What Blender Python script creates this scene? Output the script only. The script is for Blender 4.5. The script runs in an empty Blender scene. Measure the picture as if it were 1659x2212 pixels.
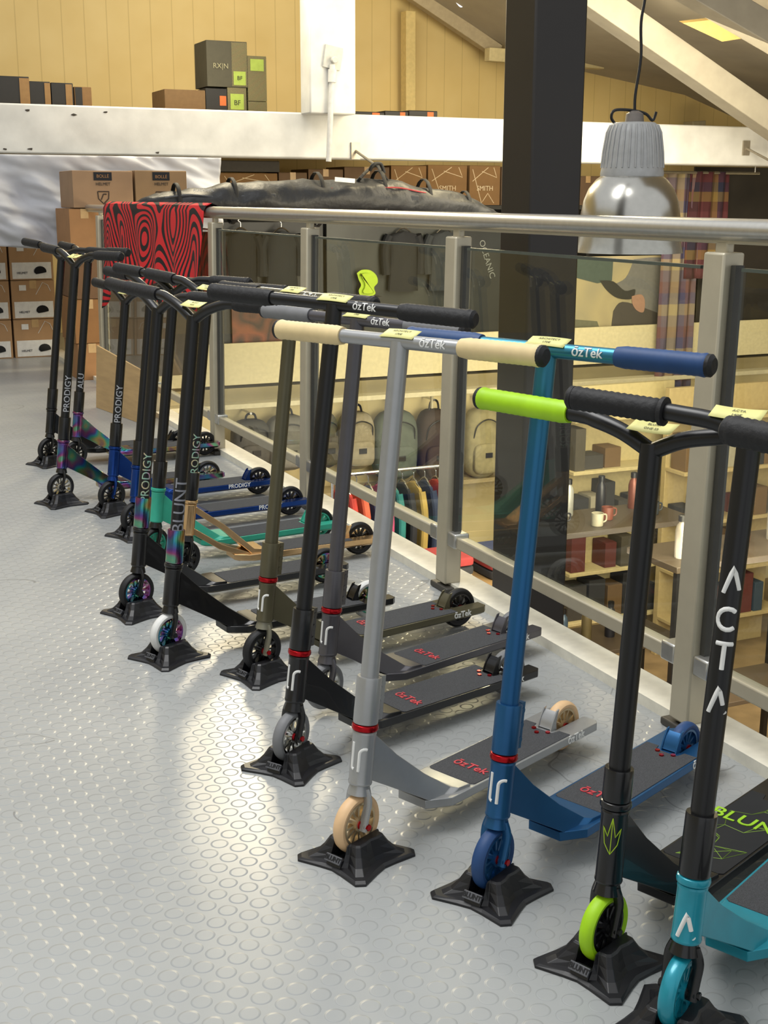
import bpy, bmesh, math, random
from mathutils import Vector, Matrix, noise
random.seed(7)
rad=math.radians
# ---------------------------------------------------------------- camera maths
FPX=2750.0; PIT=math.atan(677/2750); YAW=rad(24.6); ROLL=.003
CAM=Vector((0,0,1.16))
fh=Vector((math.sin(YAW),math.cos(YAW),0)); rh=Vector((math.cos(YAW),-math.sin(YAW),0)); zz=Vector((0,0,1))
FW=fh*math.cos(PIT)-zz*math.sin(PIT); U0=fh*math.sin(PIT)+zz*math.cos(PIT)
R_=rh*math.cos(ROLL)+U0*math.sin(ROLL); U_=U0*math.cos(ROLL)-rh*math.sin(ROLL)
def ray(px,py): return (FW*FPX+R_*(px-829.5)+U_*(1106-py))/FPX
def G(px,py,z=0):
    d=ray(px,py); return CAM+d*((z-CAM.z)/d.z)
def PY(px,py,y):
    d=ray(px,py); return CAM+d*(y/d.y)
def PX(px,py,x):
    d=ray(px,py); return CAM+d*(x/d.x)
def PD(px,py,dep): return CAM+ray(px,py)*dep
def proj(p):
    v=p-CAM; c=v.dot(FW); return 829.5+FPX*v.dot(R_)/c, 1106-FPX*v.dot(U_)/c
sc=bpy.context.scene; col=sc.collection
cd=bpy.data.cameras.new('camera'); cam=bpy.data.objects.new('camera',cd); col.objects.link(cam)
cd.sensor_fit='VERTICAL'; cd.sensor_height=24; cd.lens=FPX/2212*24; cd.clip_start=.05
mm=Matrix((R_,U_,-FW)).transposed().to_4x4(); mm.translation=CAM; cam.matrix_world=mm
sc.camera=cam
try:
    sc.view_settings.view_transform='Standard'
except Exception: pass
# ---------------------------------------------------------------- materials
def lin(h):
    h=h.lstrip('#'); c=[int(h[i:i+2],16)/255 for i in (0,2,4)]
    return tuple(x/12.92 if x<=.04045 else ((x+.055)/1.055)**2.4 for x in c)+(1,)
MC={}
def M(hexc,rough=.5,metal=0,var=.08,ns=30,bump=0,coat=0,emis=0,name=None,stretch=None):
    key=(hexc,rough,metal,var,ns,bump,coat,emis,stretch)
    if key in MC: return MC[key]
    m=bpy.data.materials.new(name or 'mat_'+hexc.strip('#')); m.use_nodes=True; nt=m.node_tree; b=nt.nodes['Principled BSDF']
    tc=nt.nodes.new('ShaderNodeTexCoord'); n=nt.nodes.new('ShaderNodeTexNoise'); n.inputs['Scale'].default_value=ns; n.inputs['Detail'].default_value=4
    if stretch:
        mp=nt.nodes.new('ShaderNodeMapping'); mp.inputs['Scale'].default_value=stretch
        nt.links.new(tc.outputs['Object'],mp.inputs['Vector']); nt.links.new(mp.outputs[0],n.inputs['Vector'])
    else: nt.links.new(tc.outputs['Object'],n.inputs['Vector'])
    r=nt.nodes.new('ShaderNodeValToRGB'); c=lin(hexc)
    r.color_ramp.elements[0].position=.3; r.color_ramp.elements[1].position=.7
    r.color_ramp.elements[0].color=tuple(max(0,x*(1-var)) for x in c[:3])+(1,)
    r.color_ramp.elements[1].color=tuple(min(1,x*(1+var)) for x in c[:3])+(1,)
    nt.links.new(n.outputs['Fac'],r.inputs['Fac']); nt.links.new(r.outputs['Color'],b.inputs['Base Color'])
    b.inputs['Roughness'].default_value=rough; b.inputs['Metallic'].default_value=metal
    if coat: b.inputs['Coat Weight'].default_value=coat
    if bump:
        bn=nt.nodes.new('ShaderNodeBump'); bn.inputs['Strength'].default_value=bump; bn.inputs['Distance'].default_value=.01
        nt.links.new(n.outputs['Fac'],bn.inputs['Height']); nt.links.new(bn.outputs[0],b.inputs['Normal'])
    if emis:
        nt.links.new(r.outputs['Color'],b.inputs['Emission Color']); b.inputs['Emission Strength'].default_value=emis
    MC[key]=m; return m
def ramp_mat(name,cols,scale=12,rough=.2,metal=1,kind='noise'):
    m=bpy.data.materials.new(name); m.use_nodes=True; nt=m.node_tree; b=nt.nodes['Principled BSDF']
    tc=nt.nodes.new('ShaderNodeTexCoord')
    if kind=='noise':
        n=nt.nodes.new('ShaderNodeTexNoise'); n.inputs['Scale'].default_value=scale; n.inputs['Detail'].default_value=1
        nt.links.new(tc.outputs['Object'],n.inputs['Vector']); src=n.outputs['Fac']; lo,hi=.3,.7
    else:
        sp=nt.nodes.new('ShaderNodeSeparateXYZ'); nt.links.new(tc.outputs['Object'],sp.inputs[0]); src=sp.outputs['Z']; lo,hi=0,1
    r=nt.nodes.new('ShaderNodeValToRGB'); e=r.color_ramp.elements
    while len(e)<len(cols): e.new(.5)
    for i,c in enumerate(cols):
        e[i].position=lo+(hi-lo)*i/(len(cols)-1); e[i].color=lin(c)
    nt.links.new(src,r.inputs['Fac']); nt.links.new(r.outputs['Color'],b.inputs['Base Color'])
    b.inputs['Roughness'].default_value=rough; b.inputs['Metallic'].default_value=metal
    return m
NEO=ramp_mat('oil_slick',['#5f3a70','#aa8c54','#50a07c','#4088a6','#644e94','#9c5280','#66aa8c','#c4aa76'],13,.15,.95)
NEOT=ramp_mat('oil_slick_print',['#b894c4','#c8b088','#8cc0ac','#c88cb0','#94b0cc'],14,.4,.1)
BLUEBAR=ramp_mat('anodised_blue',['#1c4f80','#1f5687','#235e90','#286a93','#3a8496'],1,.32,.6,'z')
WHITE=M('#e6e6e2',.6,name='white_paint'); BLACK=M('#0d0d0f',.34,name='black_satin'); RUB=M('#151517',.65,bump=.2,ns=80,name='black_rubber')
def math_n(nt,op,a,b=None,c=None):
    n=nt.nodes.new('ShaderNodeMath'); n.operation=op
    for i,v in enumerate((a,b,c)):
        if v is None: continue
        if isinstance(v,(int,float)): n.inputs[i].default_value=v
        else: nt.links.new(v,n.inputs[i])
    return n.outputs[0]
def floor_mat():
    m=bpy.data.materials.new('grey_coin_rubber'); m.use_nodes=True; nt=m.node_tree; b=nt.nodes['Principled BSDF']
    tc=nt.nodes.new('ShaderNodeTexCoord'); sp=nt.nodes.new('ShaderNodeSeparateXYZ'); nt.links.new(tc.outputs['Object'],sp.inputs[0])
    s=.056
    u=math_n(nt,'DIVIDE',sp.outputs['X'],s); v=math_n(nt,'DIVIDE',sp.outputs['Y'],s)
    def dd(off):
        a=math_n(nt,'SUBTRACT',math_n(nt,'FRACT',math_n(nt,'ADD',u,100+off)),.5)
        c=math_n(nt,'SUBTRACT',math_n(nt,'FRACT',math_n(nt,'ADD',v,100+off)),.5)
        return math_n(nt,'SQRT',math_n(nt,'ADD',math_n(nt,'MULTIPLY',a,a),math_n(nt,'MULTIPLY',c,c)))
    d=math_n(nt,'MINIMUM',dd(0),dd(.5))
    mr=nt.nodes.new('ShaderNodeMapRange'); nt.links.new(d,mr.inputs[0]); mr.inputs[1].default_value=.23; mr.inputs[2].default_value=.30; mr.inputs[3].default_value=1; mr.inputs[4].default_value=0
    ring=math_n(nt,'LESS_THAN',math_n(nt,'ABSOLUTE',math_n(nt,'SUBTRACT',d,.275)),.014)
    n=nt.nodes.new('ShaderNodeTexNoise'); n.inputs['Scale'].default_value=1.6; n.inputs['Detail'].default_value=7; nt.links.new(tc.outputs['Object'],n.inputs['Vector'])
    r=nt.nodes.new('ShaderNodeValToRGB'); r.color_ramp.elements[0].position=.3; r.color_ramp.elements[1].position=.75
    r.color_ramp.elements[0].color=lin('#9c9f9f'); r.color_ramp.elements[1].color=lin('#adafad'); nt.links.new(n.outputs['Fac'],r.inputs['Fac'])
    wv=nt.nodes.new('ShaderNodeTexVoronoi'); wv.feature='DISTANCE_TO_EDGE'; wv.inputs['Scale'].default_value=.9
    n2=nt.nodes.new('ShaderNodeTexNoise'); n2.inputs['Scale'].default_value=2.2; nt.links.new(tc.outputs['Object'],n2.inputs['Vector'])
    va=nt.nodes.new('ShaderNodeVectorMath'); va.operation='ADD'; nt.links.new(tc.outputs['Object'],va.inputs[0]); nt.links.new(n2.outputs['Color'],va.inputs[1]); nt.links.new(va.outputs[0],wv.inputs['Vector'])
    sc_=math_n(nt,'MULTIPLY',math_n(nt,'LESS_THAN',wv.outputs['Distance'],.0020),math_n(nt,'GREATER_THAN',n2.outputs['Fac'],.54))
    mask=math_n(nt,'MAXIMUM',math_n(nt,'MULTIPLY',ring,.16),math_n(nt,'MULTIPLY',sc_,.4))
    mx=nt.nodes.new('ShaderNodeMix'); mx.data_type='RGBA'; mx.blend_type='MULTIPLY'
    nt.links.new(mask,mx.inputs[0]); nt.links.new(r.outputs[0],mx.inputs[6]); mx.inputs[7].default_value=(.1,.1,.1,1)
    nt.links.new(mx.outputs[2],b.inputs['Base Color'])
    bn=nt.nodes.new('ShaderNodeBump'); bn.inputs['Strength'].default_value=.55; bn.inputs['Distance'].default_value=.0012
    nt.links.new(mr.outputs[0],bn.inputs['Height']); nt.links.new(bn.outputs[0],b.inputs['Normal'])
    b.inputs['Roughness'].default_value=.3
    return m
def plank_mat():
    m=bpy.data.materials.new('yellow_planks'); m.use_nodes=True; nt=m.node_tree; b=nt.nodes['Principled BSDF']
    tc=nt.nodes.new('ShaderNodeTexCoord'); sp=nt.nodes.new('ShaderNodeSeparateXYZ'); nt.links.new(tc.outputs['Object'],sp.inputs[0])
    fx=math_n(nt,'FRACT',math_n(nt,'DIVIDE',math_n(nt,'ADD',sp.outputs['X'],50),.19))
    g=math_n(nt,'LESS_THAN',fx,.05)
    n=nt.nodes.new('ShaderNodeTexNoise'); n.inputs['Scale'].default_value=3; nt.links.new(tc.outputs['Object'],n.inputs['Vector'])
    r=nt.nodes.new('ShaderNodeValToRGB'); r.color_ramp.elements[0].color=lin('#c6ab6a'); r.color_ramp.elements[1].color=lin('#d6bf84'); nt.links.new(n.outputs['Fac'],r.inputs[0])
    mx=nt.nodes.new('ShaderNodeMix'); mx.data_type='RGBA'; nt.links.new(math_n(nt,'MULTIPLY',g,.3),mx.inputs[0]); nt.links.new(r.outputs[0],mx.inputs[6]); mx.inputs[7].default_value=lin('#8a7238')
    nt.links.new(mx.outputs[2],b.inputs['Base Color']); b.inputs['Roughness'].default_value=.6
    return m
def glass_mat():
    m=bpy.data.materials.new('clear_glass'); m.use_nodes=True; nt=m.node_tree; nt.nodes.remove(nt.nodes['Principled BSDF'])
    o=nt.nodes['Material Output']; t=nt.nodes.new('ShaderNodeBsdfTransparent'); t.inputs[0].default_value=(.92,.94,.92,1)
    g=nt.nodes.new('ShaderNodeBsdfGlossy'); g.inputs['Roughness'].default_value=.01; f=nt.nodes.new('ShaderNodeLayerWeight'); f.inputs[0].default_value=.5
    fac=math_n(nt,'ADD',.03,math_n(nt,'MULTIPLY',.6,math_n(nt,'POWER',f.outputs['Facing'],4.0)))
    x=nt.nodes.new('ShaderNodeMixShader'); nt.links.new(fac,x.inputs[0]); nt.links.new(t.outputs[0],x.inputs[1]); nt.links.new(g.outputs[0],x.inputs[2]); nt.links.new(x.outputs[0],o.inputs[0])
    return m
GLASS=glass_mat()
def swirl_mat():
    m=bpy.data.materials.new('red_black_waves'); m.use_nodes=True; nt=m.node_tree; b=nt.nodes['Principled BSDF']
    tc=nt.nodes.new('ShaderNodeTexCoord'); n=nt.nodes.new('ShaderNodeTexNoise'); n.inputs['Scale'].default_value=2.3; n.inputs['Detail'].default_value=0
    nt.links.new(tc.outputs['Object'],n.inputs['Vector']); f=math_n(nt,'FRACT',math_n(nt,'MULTIPLY',n.outputs['Fac'],17.0))
    r=nt.nodes.new('ShaderNodeValToRGB'); r.color_ramp.interpolation='CONSTANT'
    r.color_ramp.elements[0].color=lin('#160f10'); r.color_ramp.elements[1].position=.45; r.color_ramp.elements[1].color=lin('#cf2328')
    nt.links.new(f,r.inputs[0]); nt.links.new(r.outputs[0],b.inputs['Base Color']); b.inputs['Roughness'].default_value=.8
    return m
def plaid_mat(name,cols,sx,sz):
    m=bpy.data.materials.new(name); m.use_nodes=True; nt=m.node_tree; b=nt.nodes['Principled BSDF']
    tc=nt.nodes.new('ShaderNodeTexCoord'); sp=nt.nodes.new('ShaderNodeSeparateXYZ'); nt.links.new(tc.outputs['Object'],sp.inputs[0])
    def rp(src,s,cc):
        f=math_n(nt,'FRACT',math_n(nt,'MULTIPLY',math_n(nt,'ADD',src,50),s)); r=nt.nodes.new('ShaderNodeValToRGB'); r.color_ramp.interpolation='CONSTANT'
        e=r.color_ramp.elements
        while len(e)<len(cc): e.new(.5)
        for i,c in enumerate(cc): e[i].position=i/len(cc); e[i].color=lin(c)
        nt.links.new(f,r.inputs[0]); return r.outputs[0]
    mx=nt.nodes.new('ShaderNodeMix'); mx.data_type='RGBA'; mx.inputs[0].default_value=.5
    nt.links.new(rp(sp.outputs['X'],sx,cols),mx.inputs[6]); nt.links.new(rp(sp.outputs['Z'],sz,cols),mx.inputs[7]); nt.links.new(mx.outputs[2],b.inputs['Base Color'])
    b.inputs['Roughness'].default_value=.9; return m
def check_mat(name,c1,c2,scale):
    m=bpy.data.materials.new(name); m.use_nodes=True; nt=m.node_tree; b=nt.nodes['Principled BSDF']
    tc=nt.nodes.new('ShaderNodeTexCoord'); mp=nt.nodes.new('ShaderNodeMapping'); mp.inputs['Rotation'].default_value=(0,rad(45),0)
    w=nt.nodes.new('ShaderNodeTexWave'); w.inputs['Scale'].default_value=scale
    nt.links.new(tc.outputs['Object'],mp.inputs[0]); nt.links.new(mp.outputs[0],w.inputs['Vector'])
    r=nt.nodes.new('ShaderNodeValToRGB'); r.color_ramp.interpolation='CONSTANT'; r.color_ramp.elements[0].color=lin(c1); r.color_ramp.elements[1].position=.6; r.color_ramp.elements[1].color=lin(c2)
    nt.links.new(w.outputs['Fac'],r.inputs[0]); nt.links.new(r.outputs[0],b.inputs['Base Color']); b.inputs['Roughness'].default_value=.6
    return m
def perf_mat():
    m=bpy.data.materials.new('perforated_steel'); m.use_nodes=True; nt=m.node_tree; b=nt.nodes['Principled BSDF']
    tc=nt.nodes.new('ShaderNodeTexCoord'); v=nt.nodes.new('ShaderNodeTexVoronoi'); v.inputs['Scale'].default_value=32; v.inputs['Randomness'].default_value=0
    nt.links.new(tc.outputs['Object'],v.inputs['Vector']); r=nt.nodes.new('ShaderNodeValToRGB'); r.color_ramp.interpolation='CONSTANT'
    r.color_ramp.elements[0].color=lin('#c8b07a'); r.color_ramp.elements[1].position=.4; r.color_ramp.elements[1].color=lin('#1c1a17')
    nt.links.new(v.outputs['Distance'],r.inputs[0]); nt.links.new(r.outputs[0],b.inputs['Base Color']); b.inputs['Roughness'].default_value=.5; return m
# ---------------------------------------------------------------- geometry helpers
def frame(p0,p1,up=None):
    z=(p1-p0).normalized(); a=up or (Vector((0,0,1)) if abs(z.z)<.9 else Vector((0,1,0)))
    x=a.cross(z).normalized(); y=z.cross(x); m=Matrix((x,y,z)).transposed().to_4x4(); m.translation=p0; return m
def box(bm,c,s,m=None):
    c=Vector(c); vs=[]
    for z in (-1,1):
        for x,y in ((-1,-1),(1,-1),(1,1),(-1,1)):
            v=c+Vector((x*s[0]/2,y*s[1]/2,z*s[2]/2)); vs.append(bm.verts.new(m@v if m else v))
    for f in ((3,2,1,0),(4,5,6,7),(0,1,5,4),(1,2,6,5),(2,3,7,6),(3,0,4,7)): bm.faces.new([vs[i] for i in f])
def lathe(bm,prof,m=None,seg=28,close=True):
    rings=[]
    for r,z in prof:
        rg=[]
        for i in range(seg):
            a=2*math.pi*i/seg; v=Vector((r*math.cos(a),r*math.sin(a),z)); rg.append(bm.verts.new(m@v if m else v))
        rings.append(rg)
    for a,b in zip(rings,rings[1:]):
        for i in range(seg): bm.faces.new((a[i],a[(i+1)%seg],b[(i+1)%seg],b[i]))
    if close=='loop':
        a,b=rings[-1],rings[0]
        for i in range(seg): bm.faces.new((a[i],a[(i+1)%seg],b[(i+1)%seg],b[i]))
    elif close:
        bm.faces.new(rings[0][::-1]); bm.faces.new(rings[-1])
def cyl(bm,p0,p1,r0,r1=None,seg=20):
    p0=Vector(p0);p1=Vector(p1); r1=r0 if r1 is None else r1
    lathe(bm,[(r0,0),(r1,(p1-p0).length)],frame(p0,p1),seg)
def tube(bm,pts,r,seg=12,rz=None,radii=None):
    pts=[Vector(p) for p in pts]; rings=[]
    prev=None
    for i,p in enumerate(pts):
        t=(pts[min(i+1,len(pts)-1)]-pts[max(i-1,0)]).normalized()
        if prev is None:
            a=Vector((0,0,1)) if abs(t.z)<.9 else Vector((1,0,0)); x=a.cross(t).normalized()
        else: x=(prev-t*prev.dot(t)).normalized()
        prev=x; y=t.cross(x); rr=radii[i] if radii else r; r2=(rz/r*rr) if rz else rr
        rings.append([bm.verts.new(p+x*rr*math.cos(2*math.pi*k/seg)+y*r2*math.sin(2*math.pi*k/seg)) for k in range(seg)])
    for a,b in zip(rings,rings[1:]):
        for i in range(seg): bm.faces.new((a[i],a[(i+1)%seg],b[(i+1)%seg],b[i]))
    bm.faces.new(rings[0][::-1]); bm.faces.new(rings[-1])
def smooth_path(pts,n=6):
    pts=[Vector(p) for p in pts]; out=[]
    for i in range(len(pts)-1):
        p0=pts[max(i-1,0)];p1=pts[i];p2=pts[i+1];p3=pts[min(i+2,len(pts)-1)]
        for k in range(n):
            t=k/n; out.append(.5*((2*p1)+(p2-p0)*t+(2*p0-5*p1+4*p2-p3)*t*t+(3*p1-p0-3*p2+p3)*t**3))
    out.append(pts[-1]); return out
def prism(bm,poly,z0,z1,m=None,poly2=None):
    f=lambda v:(m@v if m else v)
    a=[bm.verts.new(f(Vector((x,y,z0)))) for x,y in poly]; b=[bm.verts.new(f(Vector((x,y,z1)))) for x,y in (poly2 or poly)]
    n=len(poly); bm.faces.new(a[::-1]); bm.faces.new(b)
    for i in range(n): bm.faces.new((a[i],a[(i+1)%n],b[(i+1)%n],b[i]))
def finish(name,bm,mat,parent=None,ang=35,bevel=0,label=None,category=None,group=None,loc=None,kind=None):
    bmesh.ops.recalc_face_normals(bm,faces=bm.faces)
    me=bpy.data.meshes.new(name); bm.to_mesh(me); bm.free()
    me.polygons.foreach_set('use_smooth',[True]*len(me.polygons)); me.set_sharp_from_angle(angle=rad(ang))
    for m_ in (mat if isinstance(mat,(list,tuple)) else [mat]): me.materials.append(m_)
    return addobj(name,me,parent,bevel,label,category,group,loc,kind)
def addobj(name,me,parent=None,bevel=0,label=None,category=None,group=None,loc=None,kind=None):
    ob=bpy.data.objects.new(name,me); col.objects.link(ob)
    if parent: ob.parent=parent
    if loc is not None: ob.location=loc
    if bevel:
        b=ob.modifiers.new('bevel','BEVEL'); b.width=bevel; b.segments=2; b.limit_method='ANGLE'; b.angle_limit=rad(40)
    if label: ob['label']=label
    if category: ob['category']=category
    if group: ob['group']=group
    if kind: ob['kind']=kind
    return ob
def B_(): return bmesh.new()
TM={}
def text_verts(body,size,bold=0):
    k=(body,size,bold)
    if k in TM: return TM[k]
    cu=bpy.data.curves.new('t','FONT'); cu.body=body; cu.size=size; cu.align_x='CENTER'; cu.align_y='CENTER'; cu.extrude=.0006; cu.resolution_u=3; cu.offset=bold
    ob=bpy.data.objects.new('t',cu); col.objects.link(ob); dg=bpy.context.evaluated_depsgraph_get(); dg.update()
    me=bpy.data.meshes.new_from_object(ob.evaluated_get(dg)); bpy.data.objects.remove(ob)
    bm=B_(); bm.from_mesh(me)
    for _ in range(4):
        bmesh.ops.triangulate(bm,faces=bm.faces)
        ed=[e for e in bm.edges if e.calc_length()>size*.14]
        if not ed: break
        bmesh.ops.subdivide_edges(bm,edges=ed,cuts=1)
    bmesh.ops.triangulate(bm,faces=bm.faces)
    bm.to_mesh(me); bm.free(); TM[k]=me; return me
def text(name,body,size,fn,mat,parent,bold=0):
    me=text_verts(body,size,bold).copy(); me.name=name
    for v in me.vertices: v.co=fn(v.co.x,v.co.y,v.co.z)
    me.materials.clear(); me.materials.append(mat)
    return addobj(name,me,parent)
def strokes(name,paths,fn,r,mat,par):
    bm=B_()
    for p in paths:
        q=[]
        for a,b in zip(p,p[1:]):
            for k in range(4): q.append((a[0]+(b[0]-a[0])*k/4,a[1]+(b[1]-a[1])*k/4))
        q.append(p[-1]); tube(bm,[fn(x,y,-r*.45) for x,y in q],r,10)
    return finish(name,bm,mat,par)
def planar(o,xd,yd):
    o=Vector(o);xd=Vector(xd).normalized();yd=Vector(yd).normalized();n=xd.cross(yd)
    return lambda x,y,z:o+xd*x+yd*y+n*z
def cylmap(O,s,e1,r,vert=False):
    s=s.normalized(); e1=(e1-s*e1.dot(s)).normalized(); e2=s.cross(e1)
    def f(x,y,z):
        a,b=(x,-y) if vert else (y,x)
        ph=b/r; return O+s*a+(e1*math.cos(ph)+e2*math.sin(ph))*(r+z+.0005)
    return f
def arc(cx,cy,r,a0,a1,n=10): return [(cx+r*math.cos(rad(a0+(a1-a0)*i/n)),cy+r*math.sin(rad(a0+(a1-a0)*i/n))) for i in range(n+1)]
# ---------------------------------------------------------------- ROOM
RX=1.73; VY=10.0
FL=floor_mat()
bm=B_(); poly=[(-7,-4),(RX+.09,-4),(RX+.09,VY),(11,VY),(11,12.2),(-7,12.2)]; prism(bm,poly,-.3,0)
finish('floor',bm,FL,kind='structure')
bm=B_(); box(bm,(3.5,11.5,1),(21,.1,8)); finish('wall_back',bm,plank_mat(),kind='structure')
bm=B_(); box(bm,(-7,4,2),(.1,16.4,4)); finish('wall_left',bm,M('#cfc6a8',.7),kind='structure')
bm=B_(); box(bm,(11,4,-1),(.1,16,8)); finish('wall_right',bm,M('#a89c80',.7),kind='structure')
bm=B_(); box(bm,(6.4,VY+.3,-1.6),(9.1,.1,2.4)); finish('wall_lower',bm,M('#d6c592',.6,ns=2,var=.15),kind='structure')
bm=B_(); box(bm,(6.4,4,-2.85),(9.2,16,.1)); finish('floor_lower',bm,M('#8a7656',.5,ns=6,var=.2),kind='structure')
bm=B_(); box(bm,(6.4,VY-.02,-.16),(9.1,.03,.34)); finish('trim_1',bm,M('#dccfa4',.5),kind='structure')
bm=B_(); box(bm,(RX+.045,3,.012),(.1,13.9,.03)); finish('trim_2',bm,M('#e0dccc',.45),kind='structure')
bm=B_(); box(bm,(RX+.105,3,-.15),(.02,13.9,.33)); finish('trim_3',bm,M('#8a8678',.5),kind='structure')
pp=[PY(x,y,11.44) for x,y in ((500,-250),(885,-5),(1060,108),(1480,205),(1950,420))]
bm=B_(); lo=[];hi=[]
for p in pp:
    lo.append((bm.verts.new((p.x,11.45,p.z)),bm.verts.new((p.x,3.0,p.z)))); hi.append((bm.verts.new((p.x,11.45,p.z+.15)),bm.verts.new((p.x,3.0,p.z+.15))))
for i in range(4):
    bm.faces.new((lo[i][0],lo[i+1][0],lo[i+1][1],lo[i][1])); bm.faces.new((hi[i][0],hi[i][1],hi[i+1][1],hi[i+1][0]))
finish('ceiling',bm,M('#a59d8c',.7,ns=3),kind='structure')
def timber(name,p0,p1,w,h,mat,**k):
    bm=B_(); L=(p1-p0).length; box(bm,(0,0,L/2),(w,h,L),frame(p0,p1,Vector((0,1,0)))); return finish(name,bm,mat,bevel=.006,**k)
TB=M('#9c9687',.6,ns=8)
timber('roof_rafter',PY(1225,-40,8.4),PY(1730,310,8.4),.2,.18,TB,label='painted grey beige sloping roof rafter',category='beam',group='roof rafters')
timber('roof_rafter',PY(1440,-60,7.0),PY(1760,130,7.0),.18,.16,TB,label='painted grey beige sloping roof rafter',category='beam',group='roof rafters')
timber('roof_rafter',PY(850,-40,11.2),PY(1075,112,11.2),.12,.1,M('#a8997a',.6),label='slim beige rafter along the gable wall',category='beam',group='roof rafters')
timber('roof_purlin',PY(1052,118,11.1),PY(1300,136,11.1),.12,.1,M('#cdbd8c',.6),label='cream painted purlin end against gable wall',category='beam')
timber('timber_post',PY(882,25,11.3),PY(882,262,11.3),.1,.12,M('#cdb678',.6),label='yellow painted vertical timber post',category='post')
timber('timber_post',PY(1500,262,10.9),PY(1500,300,10.9),.16,.16,M('#8d8266',.6),label='dull beige vertical timber post',category='post')
def pane(name,pts,Y,mat):
    bm=B_(); vs=[bm.verts.new(PY(x,y,Y)) for x,y in pts]; vs2=[bm.verts.new(PY(x,y,Y)+Vector((0,.05,.02))) for x,y in pts]
    bm.faces.new(vs);bm.faces.new(vs2[::-1])
    for i in range(4): bm.faces.new((vs[i],vs[(i+1)%4],vs2[(i+1)%4],vs2[i]))
    finish(name,bm,mat,kind='structure')
pane('window_1',((1475,50),(1545,42),(1610,82),(1560,90)),8.1,M('#c8ab68',.5))  # yellowish skylight in the roof, its glow put into a flat colour
pane('window_2',((960,-20),(1035,-20),(1036,8),(995,16)),10.9,M('#eef4ff',.4,emis=1.2))
BY=9.0
t0=PY(0,222,BY); b0=PY(0,331,BY); zt=t0.z; zb=b0.z
PW=M('#cdcdc9',.65,ns=5,var=.12,bump=.3,name='flaked_white_paint')
bm=B_(); box(bm,(4.6,BY+.12,(zt+zb)/2),(12.6,.24,zt-zb))
beam=finish('tie_beam',bm,PW,bevel=.012,label='long white painted timber tie beam with chipped paint',category='beam')
for i,(px,py) in enumerate(((10,322),(66,322),(228,242),(160,248),(60,238),(340,330))):
    p=PY(px,py,BY-.001); bm=B_(); n=7
    prism(bm,[(.02*random.uniform(.5,1.2)*math.cos(k*6.28/n),.008*random.uniform(.5,1.2)*math.sin(k*6.28/n)) for k in range(n)],0,.002,Matrix.Translation(p)@Matrix.Rotation(rad(90),4,'X'))
    finish('paint_chip',bm,M('#3a342c',.8),parent=beam)
bm=B_(); box(bm,(1.6,10.32,zt-.03),(6.6,2.1,.05)); finish('storage_platform',bm,M('#b59c5c',.7),label='timber storage platform behind the tie beam',category='platform')
p0=PY(655,-80,BY-.12); p1=PY(662,246,BY-.12); q=PY(760,246,BY-.12)
bm=B_(); box(bm,((p1.x+q.x)/2,BY-.1,(p0.z+p1.z)/2),(q.x-p1.x,.19,p0.z-p1.z)); hp=finish('hanging_post',bm,PW,bevel=.01,label='white painted timber post hanging to the tie beam',category='post')
bm=B_(); a=PY(700,98,BY-.21); b=PY(738,150,BY-.21); mz=Matrix.Translation(((a.x+b.x)/2,BY-.205,(a.z+b.z)/2))
box(bm,(0,0,0),(b.x-a.x,.02,a.z-b.z),mz@Matrix.Rotation(rad(10),4,'Y')); cyl(bm,mz@Vector((0,0,-.02)),mz@Vector((0,-.05,-.02)),.022); finish('bracket_plate',bm,M('#b2b2ae',.5),parent=hp,bevel=.003)
bm=B_(); cyl(bm,PY(718,140,BY-.225),PY(710,349,BY-.225),.02); cyl(bm,PY(718,150,BY-.225),PY(717,178,BY-.225),.03); finish('tie_rod',bm,M('#c2c2bf',.6),parent=hp)
cc=PD(1168,400,4.5)
bm=B_(); box(bm,(cc.x,cc.y,.55),(.205,.205,6.7)); finish('steel_column',bm,M('#1d1915',.42,ns=4,var=.15),bevel=.008,label='dark brown square steel column rising through the stairwell',category='column')
# ---------------------------------------------------------------- RAILING
ALU=M('#b9b19b',.4,.3,ns=20,var=.04,name='beige_aluminium'); ALU2=M('#c4c3be',.3,.8,ns=60,var=.05,name='brushed_rail'); DARKM=M('#3a3934',.5)
posts=[-.2,.97,2.14,3.31,4.48,5.65,6.82,8.0]
LEAN=.018
root=bpy.data.objects.new('balustrade',None); col.objects.link(root); root.location=(RX,3.9,0); root['label']='glass balustrade with beige aluminium posts and silver handrail'; root['category']='railing'
def rl(bm,name,mat,bevel=0,lab=None):
    for v in bm.verts: v.co.x+=LEAN*(v.co.z); v.co-=Vector((RX,3.9,0))
    return finish(name,bm,mat,parent=root,bevel=bevel,label=lab)
for y in posts:
    bm=B_(); box(bm,(RX,y,.54),(.054,.066,1.03)); box(bm,(RX+.0,y,1.065),(.02,.04,.03)); po=rl(bm,'post',ALU,.005)
    bm=B_(); box(bm,(RX,y,.010),(.066,.11,.018)); rl(bm,'post_foot',M('#3c3933',.5),.004)
    for dy in (-.043,.043):
        bm=B_(); box(bm,(RX+.002,y+dy,.6),(.022,.014,.86)); rl(bm,'glazing_strip',DARKM)
    for dy in (-.058,.058):
        bm=B_(); box(bm,(RX,y+dy,.17),(.05,.05,.045)); rl(bm,'glass_clamp',ALU2,.005)
for a,b in zip(posts,posts[1:]):
    bm=B_(); box(bm,(RX,(a+b)/2,.6),(.012,b-a-.13,.84)); rl(bm,'glass_panel',GLASS)
    bm=B_(); box(bm,(RX,(a+b)/2,.165),(.034,b-a-.07,.035)); rl(bm,'bottom_rail',ALU,.004)
    bm=B_(); box(bm,(RX,(a+b)/2,1.022),(.0135,b-a-.13,.007)); rl(bm,'glass_edge',M('#4a524c',.3))
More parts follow.
